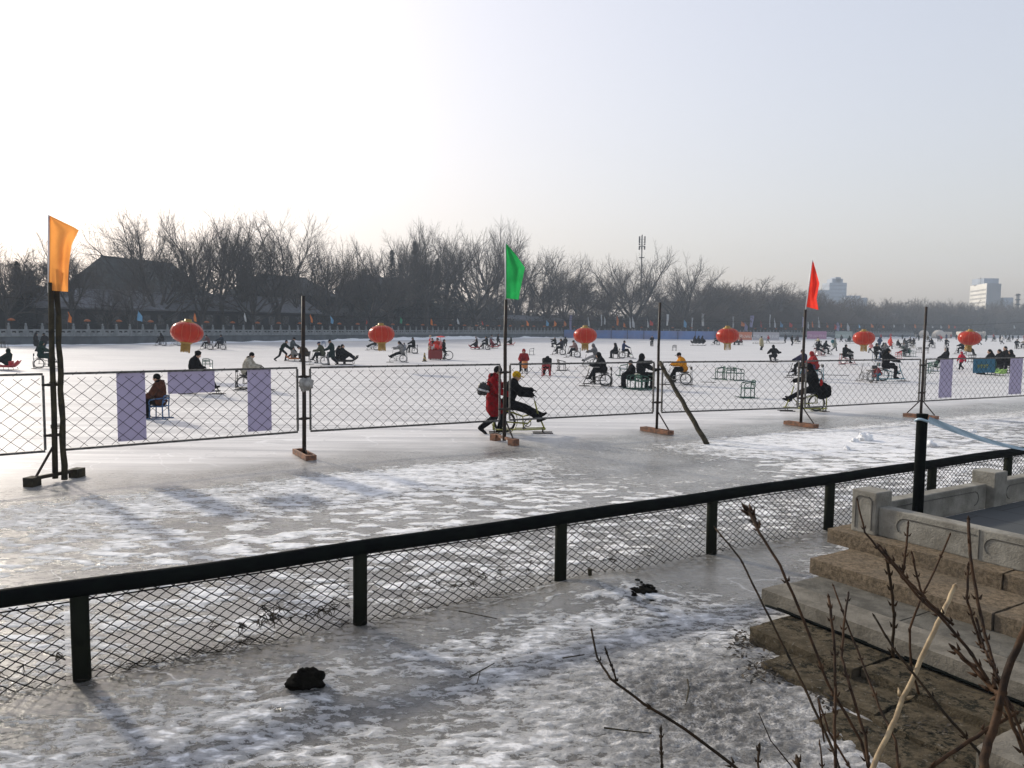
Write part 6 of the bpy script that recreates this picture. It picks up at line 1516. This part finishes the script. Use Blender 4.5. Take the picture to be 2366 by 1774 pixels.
for k in range(26):
    x, y = r.uniform(-.5, .52), r.uniform(-.3, .3); h_ = .78+r.uniform(.02, .18)+.32*max(0, 1-abs(x-.1)*3)*r.random(); s_ = r.uniform(.06, .11)
    mb = MB(); mb.ell((x, y, h_), (s_, s_, s_*1.2), 8, 6); mb.ell((x, y, h_+s_*1.5), s_*.7, 8, 6)
    for q_ in (-1, 1): mb.ell((x+q_*s_*.45, y, h_+s_*2.1), s_*.25, 6, 4)
    mb.build('toy', toy[k % 5 if k % 3 else 0], e, True)
for x, h_ in ((-.45, 1.75), (-.36, 1.38), (-.24, 1.2)):
    mb = MB(); mb.tube([(x, .0, .75), (x+.02, 0, h_)], .03, 6)
    for k in range(14): a = k*1.9; z_ = .8+(h_-.8)*k/14; mb.tube([(x, 0, z_), (x+.13*math.cos(a), .13*math.sin(a), z_-.06)], [.05, .02], 5)
    mb.build('streamer_pole', toy[0] if h_ != 1.38 else toy[3], e)
mb = MB(); mb.ell((-.40, 0, 1.86), (.09, .07, .10), 8, 6); mb.build('pole_toy', toy[4], e, True)
mb = MB(); mb.tube([(.42, 0, .75), (.42, 0, 1.88)], .018, 6)
for k in range(16): a = k*1.9; mb.tube([(.43, 0, .95+k*.035), (.43+.14*math.cos(a), .14*math.sin(a), .92+k*.035)], [.05, .025], 5)
mb.build('umbrella_pole', toy[3], e)
mb = MB(); mb.lathe([(.38, 1.78), (.28, 1.84), (.14, 1.88), (.02, 1.90)], (.42, 0, 0), 12, cap=False); mb.build('umbrella', toy[0], e)
person(off(g, 4, .12, .62), 300, 'pockets', 'long', 'hat', (.45, .04, .02), lab='vendor in orange red coat standing behind the red cart', near=True)
person(off(g, 4, -.25, .8), 250, 'pockets', 'puffy', 'short', BLK, lab='person in black behind the left end of the red cart')
person(off(g, 4, .62, .5), 10, 'pockets', 'puffy', 'short', BLK, lab='person in black standing at the handle end of the red cart', sc=.95)
g = gnd(981, 835); e = empty('traffic_cone', g); tag(e, 'black and yellow striped traffic cone left of the red cart', 'traffic cone')
mb = MB(); mb.box((0, 0, .02), (.36, .36, .04)); mb.build('base', rubber, e)
m, t, b = nodes('striped_cone'); tc = N(t, 'ShaderNodeTexCoord'); wv = N(t, 'ShaderNodeTexWave'); wv.bands_direction = 'DIAGONAL'; wv.inputs['Scale'].default_value = 1.9; t.links.new(tc.outputs['Object'], wv.inputs[0])
t.links.new(mixc(t, smooth_n(t, wv.outputs[0], .45, .55), (.02, .02, .02), (.42, .30, .10)), b.inputs['Base Color'])
mb = MB(); mb.lathe([(.15, .04), (.13, .12), (.05, .62), (.03, .66)], n=16); mb.build('cone', m, e, True)
# middle distance groups
for a_ in [
 (1098, 807, 180, 'sled', 'red', 'sled', 'puffy', 'hood', BLK, 'person in black at the front of a red sled right of the red cart', 'red sled right of the red cart'),
 (1120, 808, 180, 'bike', 'black', 'bike', 'puffy', 'short', BLK, 'rider in black between two red sleds', 'black ice bike between two red sleds'),
 (1141, 805, 0, 'sled', 'red', 'sledlean', 'puffy', 'hood', (.14, .015, .025), 'person in dark red leaning back on the second red sled', 'red sled left of the walking person by the green flag post'),
 (1178, 799, 182, 'sled', 'red', 'sled', 'puffy', 'hood', GRN, 'person in dark green on the red sled touching the green flag post', 'red sled behind the green flag post'),
 (1282, 802, 180, 'chair', 'black', 'point', 'puffy', 'short', BLK, 'person in black reaching left, left of the third lantern', 'ice chair under the person reaching left'),
 (1306, 800, 80, 'chair', 'black', 'chair', 'puffy', 'beanie', BLK, 'person in black seated with back turned left of the third lantern', 'ice chair of the person with back turned'),
 (1292, 820, 184, 'bike', 'black', 'bike', 'puffy', 'long', (.022, .022, .03), 'rider in dark jacket and blue trousers left of the pinkish rider', 'black ice bike left of the pinkish rider'),
 (1325, 826, 180, 'bike', 'black', 'bikelean', 'puffy', 'cap', (.20, .13, .12), 'rider in pinkish grey jacket looking down below the third lantern', 'black ice bike of the pinkish rider'),
 (1446, 828, 4, 'bike', 'black', 'bike', 'thin', 'short', (.025, .04, .10), 'rider in dark blue jacket facing right', 'black ice bike pulling a chair behind it'),
 (1422, 828, 180, 'chair', 'black', 'chair', 'puffy', 'furhood', BLK, 'woman in black puffy coat seated behind the blue rider', 'ice chair hitched behind the blue rider'),
 (1506, 800, 250, 'bike', 'black', 'bike', 'puffy', 'short', BLK, 'far rider in black just left of the pale tall post', 'small black ice bike just left of the pale tall post'),
 (1654, 797, 180, 'bike', 'grey', 'bike', 'puffy', 'short', (.03, .035, .03), 'rider in dark jacket left of the fourth lantern', 'grey ice bike left of the fourth lantern'),
 (1702, 797, 180, 'chair', 'black', 'chair', 'puffy', 'hood', BLK, 'dark seated person touching the right side of the fourth lantern', 'ice chair touching the right side of the fourth lantern'),
 (1712, 797, 185, 'chair', 'black', 'chair', 'puffy', 'short', (.14, .03, .03), 'seated person in dull red below the orange hoarding', 'ice chair below the orange hoarding'),
 (1893, 823, 20, 'bike', 'red', 'bikefeet', 'puffy', 'hood', BLK, 'person in black hood leaning back on a low seat right of the red flag post', 'reddish ice bike right of the red flag post'),
 (1908, 820, 10, 'bike', 'black', 'bikelean', 'puffy', 'hood', (.014, .018, .018), 'upright rider in dark hood right of the red flag post', 'dark ice bike of the upright hooded rider'),
 (1889, 801, 180, 'bike', 'black', 'bikelean', 'thin', 'short', (.42, .37, .22), 'rider in pale yellow on a black ice bike beyond the red flag post', 'black ice bike with the pale yellow rider'),
 (1964, 793, 180, 'moto', 'grey', 'moto', 'puffy', 'hood', GRN, 'person in dark green on a pale ski sled left of the fifth lantern', 'pale ski sled left of the fifth lantern'),
 (2026, 836, 268, 'bike', 'blue', 'bike', 'puffy', 'hood', BLK, 'rider in black coming straight to the camera on a blue ice bike', 'blue ice bike coming straight to the camera', ),
 (2040, 820, 20, 'chair', 'black', 'chair', 'puffy', 'hood', BLK, 'person in black right of the blue ice bike', 'ice chair right of the blue ice bike'),
 (2044, 830, 200, 'bike', 'grey', 'bikelean', 'puffy', 'hood', GRY, 'rider in grey half hidden behind the blue bike rider', 'grey ice bike half hidden behind the blue bike rider'),
 (2074, 804, 0, 'chair', 'black', 'chair', 'puffy', 'short', BLK, 'person in black seated sideways right of the fifth lantern', 'ice chair of the sideways person right of the fifth lantern'),
 (2092, 806, 0, 'bike', 'black', 'bike', 'puffy', 'hood', (.03, .03, .035), 'left rider of a dense cluster left of the right post', 'left ice bike of the dense cluster'),
 (2100, 800, 180, 'bike', 'grey', 'bike', 'puffy', 'short', BLK, 'middle rider of a dense cluster left of the right post', 'middle ice bike of the dense cluster'),
 (2109, 804, 90, 'bike', 'black', 'bike', 'puffy', 'hood', (.035, .03, .03), 'right rider of a dense cluster left of the right post', 'right ice bike of the dense cluster'),
 (2088, 824, 180, 'bike', 'white', 'bikefeet', 'puffy', 'hood', (.12, .125, .13), 'rider in grey on a pale ice bike beside green chairs', 'pale ice bike beside the green chairs'),
 (2097, 824, 170, 'chair', 'green', 'slump', 'puffy', 'hood', (.03, .10, .07), 'person in dark green bent on a green chair left of the right post', 'green ice chair of the bent person in green'),
 (2151, 804, 180, 'bike', 'grey', 'bikelean', 'puffy', 'hood', BLK, 'rider in black just right of the tall right fence post', 'grey ice bike just right of the tall right fence post'),
 (2187, 804, 262, 'bike', 'black', 'bike', 'puffy', 'short', DK, 'rider in dark jacket facing the camera before the white dome', 'black ice bike before the white dome'),
 (2219, 818, 180, 'bike', 'grey', 'bike', 'puffy', 'hood', BLK, 'rider in black left of the rightmost lantern tassel', 'grey ice bike left of the rightmost lantern tassel'),
 (2240, 821, 0, 'chair', 'black', 'chairback', 'puffy', 'hood', GRN, 'dark green person leaning back under the rightmost lantern', 'ice chair under the rightmost lantern'),
 (2349, 806, 250, 'bike', 'black', 'bikelean', 'puffy', 'beanie', DK, 'rider in dark jacket near the right edge', 'black ice bike near the right edge'),
 (2364, 806, 180, 'bike', 'black', 'bike', 'puffy', 'hood', BEI, 'rider in beige cut by the right edge', 'black ice bike cut by the right edge'),
 (2296, 789, 180, 'bike', 'black', 'bike', 'puffy', 'hood', (.05, .045, .045), 'far rider in brown black right of the rightmost lantern', 'far ice bike right of the rightmost lantern'),
 (2331, 790, 0, 'bike', 'black', 'bikelean', 'puffy', 'short', DK, 'far rider in dark jacket right of the walker in white', 'far ice bike right of the walker in white'),
 (2145, 790, 0, 'bike', 'black', 'bike', 'puffy', 'hood', (.06, .05, .03), 'far rider in olive below the larger dome', 'far ice bike below the larger dome'),
]: rider(*a_)
for a_ in [
 (1150, 799, 0, 'walk', 'puffy', 'short', BLK, 'person in black walking right just left of the green flag post', 1.0),
 (1102, 806, 180, 'pushup', 'thin', 'hood', (.25, .23, .23), 'person in pale jacket behind the first red sled', .9), (1133, 804, 0, 'pushup', 'puffy', 'short', (.16, .17, .19), 'person in grey blue pushing the second red sled', 1.0),
 (1758, 809, 20, 'stand', 'long', 'short', (.30, .27, .17), 'woman in long beige coat standing right of the fourth lantern', 1.05),
 (1775, 792, 180, 'walk', 'thin', 'short', (.30, .03, .03), 'person in red among the row of low sleds', .95), (1815, 792, 200, 'pockets', 'puffy', 'hood', DK, 'person in dark coat at the right end of the sled row', 1.0),
 (1829, 798, 10, 'pockets', 'puffy', 'short', BLK, 'person in black standing left of the dark ski sled', 1.0), (1927, 811, 0, 'walk', 'long', 'short', (.22, .24, .21), 'woman in pale green grey coat walking right of the red flag post', 1.0),
 (1944, 790, 180, 'walk', 'long', 'short', (.05, .055, .06), 'person in dark long coat walking left of the fifth lantern', 1.0), (2012, 815, 180, 'walk', 'puffy', 'hood', (.50, .20, .20), 'child in pink left of the blue bike rider', .8),
 (2032, 805, 90, 'pockets', 'puffy', 'hood', (.03, .05, .10), 'person in dark blue behind the blue bike rider', 1.0), (2056, 806, 0, 'walk', 'long', 'hood', (.55, .06, .04), 'person in bright red costume right of the fifth lantern', 1.05),
 (2122, 787, 270, 'pockets', 'puffy', 'hood', BLK, 'person in black standing at the small dome', 1.0), (2168, 789, 250, 'walk', 'puffy', 'short', (.09, .09, .10), 'person in dark grey walking by the larger dome', 1.0), (2175, 789, 180, 'walk', 'thin', 'short', (.40, .05, .06), 'person in red walking by the larger dome', .9),
 (2264, 797, 180, 'walk', 'puffy', 'short', BLK, 'person in black standing right of the rightmost lantern', 1.15), (2277, 789, 0, 'pockets', 'puffy', 'hood', (.02, .05, .05), 'person in dark teal far right of the rightmost lantern', 1.0),
 (2316, 795, 180, 'walk', 'puffy', 'short', (.50, .50, .50), 'walker in white and black far right', 1.1), (2311, 790, 90, 'pockets', 'puffy', 'hood', BLK, 'person in black close left of the walker in white', .95),
]: person(gnd(a_[0], a_[1]), a_[2], a_[3], a_[4], a_[5], a_[6], lab=a_[7], sc=a_[8])
o = lump_mesh(.2, 5, 1.2, .15).build('backpack', cloth((.03, .13, .15)), None, True); g = gnd(1927, 811); o.location = (g.x-.26, g.y-.05, 1.22); tag(o, 'teal backpack on the woman in pale green grey', 'backpack')
# three people on a dark ski sled by the shore
g = gnd(1612, 798); furn('moto', 'black', g, 2, 'long black ski sled carrying three dark figures left of the fourth lantern', 1.15)
for dx, lab in ((-.62, 'rear figure on the long black ski sled'), (0, 'middle figure on the long black ski sled'), (.6, 'front figure on the long black ski sled')): person(off(g, 2, dx), 2, 'moto', 'puffy', 'hood', (.012, .013, .018), lab=lab, sc=1.0)
furn('moto', 'grey', gnd(1842, 794), 100, 'dark grey ski sled seen end on by the sled row'); person(gnd(1843, 794), 100, 'moto', 'puffy', 'hood', (.05, .04, .045), lab='person on the grey ski sled by the sled row')
furn('chair', 'black', gnd(1558, 810), 90, 'lone small ice chair between the tall pale post and the fourth lantern')
for k, px in enumerate((1743, 1752, 1769, 1780, 1789, 1799, 1809)): furn('low', 'white', gnd(px, 794), 2+k*3, 'low white sled parked in the row below the grey white hoarding')
for px, py, psi, lab in ((2123, 815, 90, 'empty dark ice chair left of the tall right fence post'), (2140, 816, 80, 'empty dark ice chair right of the tall right fence post'), (2062, 800, 0, 'empty ice chair beside the red costume'), (2246, 836, 180, 'empty ice chair left of the teal banner top')): furn('chair', 'black', gnd(px, py), psi, lab)
furn('chair', 'red', gnd(2075, 828), 180, 'small red ice chair beside the long haired rider'); furn('chair', 'green', gnd(2109, 824), 0, 'empty green ice chair right of the bent person in green')
# strollers far off on the right, too small to tell apart
r = random.Random(99)
for k in range(34):
    px = 1990+k*11.4+r.uniform(-4, 4); py = 786-abs(r.gauss(0, 3.2)) if px > 2230 else 785-r.uniform(0, 5)
    if px < 2110 and k % 2: continue
    person(gnd(px, py), r.choice([0, 180, 90, 270, 30]), r.choice(['walk', 'pockets', 'stand', 'pushup']), r.choice(['puffy', 'puffy', 'long']), r.choice(['hood', 'short']), r.choice([BLK, DK, GRN, NAVY, DK, BLK, (.2, .2, .2), (.3, .05, .05)]),
           lab='tiny far figure in winter clothes among the distant crowd at right', sc=r.uniform(.9, 1.1))['group'] = 'distant crowd at the far right of the rink'
# low fence of white net far right
mb = MB(); a_, b_ = gnd(1990, 777.5), gnd(2400, 780.5)
n = 40
mb.grid([[a_.lerp(b_, k/n)+V((0, .2*math.sin(k*1.7), .05+z_)) for k in range(n+1)] for z_ in (0, .5, 1.0)])
tag(mb.build('snow_fence', mat('white_net', (.55, .56, .57), .8, .15, .5)), 'low white barrier along the far right edge of the ice', 'barrier')
# straight dark sticks left lying on the ice
for px0, py0, px1, py1, lab in ((1618, 883, 1655, 884, 'thin stick lying on the ice before the three green chairs'), (1880, 866, 1962, 868, 'long dark stick lying on the ice left of the grey ice bike'), (1815, 860, 1850, 859, 'short stick lying on the ice left of the red flag post'), (1345, 871, 1398, 874, 'faint stick lying on the ice right of the red ice chair')):
    mb = MB(); mb.tube([gnd(px0, py0)+V((0, 0, .015)), gnd(px1, py1)+V((0, 0, .015))], .015, 5); tag(mb.build('ice_stick', dark_steel), lab, 'stick', 'sticks lying on the ice')

_seen = {}
for o in scene.objects:
    l = o.get('label')
    if l:
        if len(l.split()) > 16 or len(l.split()) < 4: print('LABEL LEN', len(l.split()), l)
        _seen.setdefault(l, []).append(o)
for l, os_ in _seen.items():
    if len(os_) > 1: print('DUP', len(os_), l)
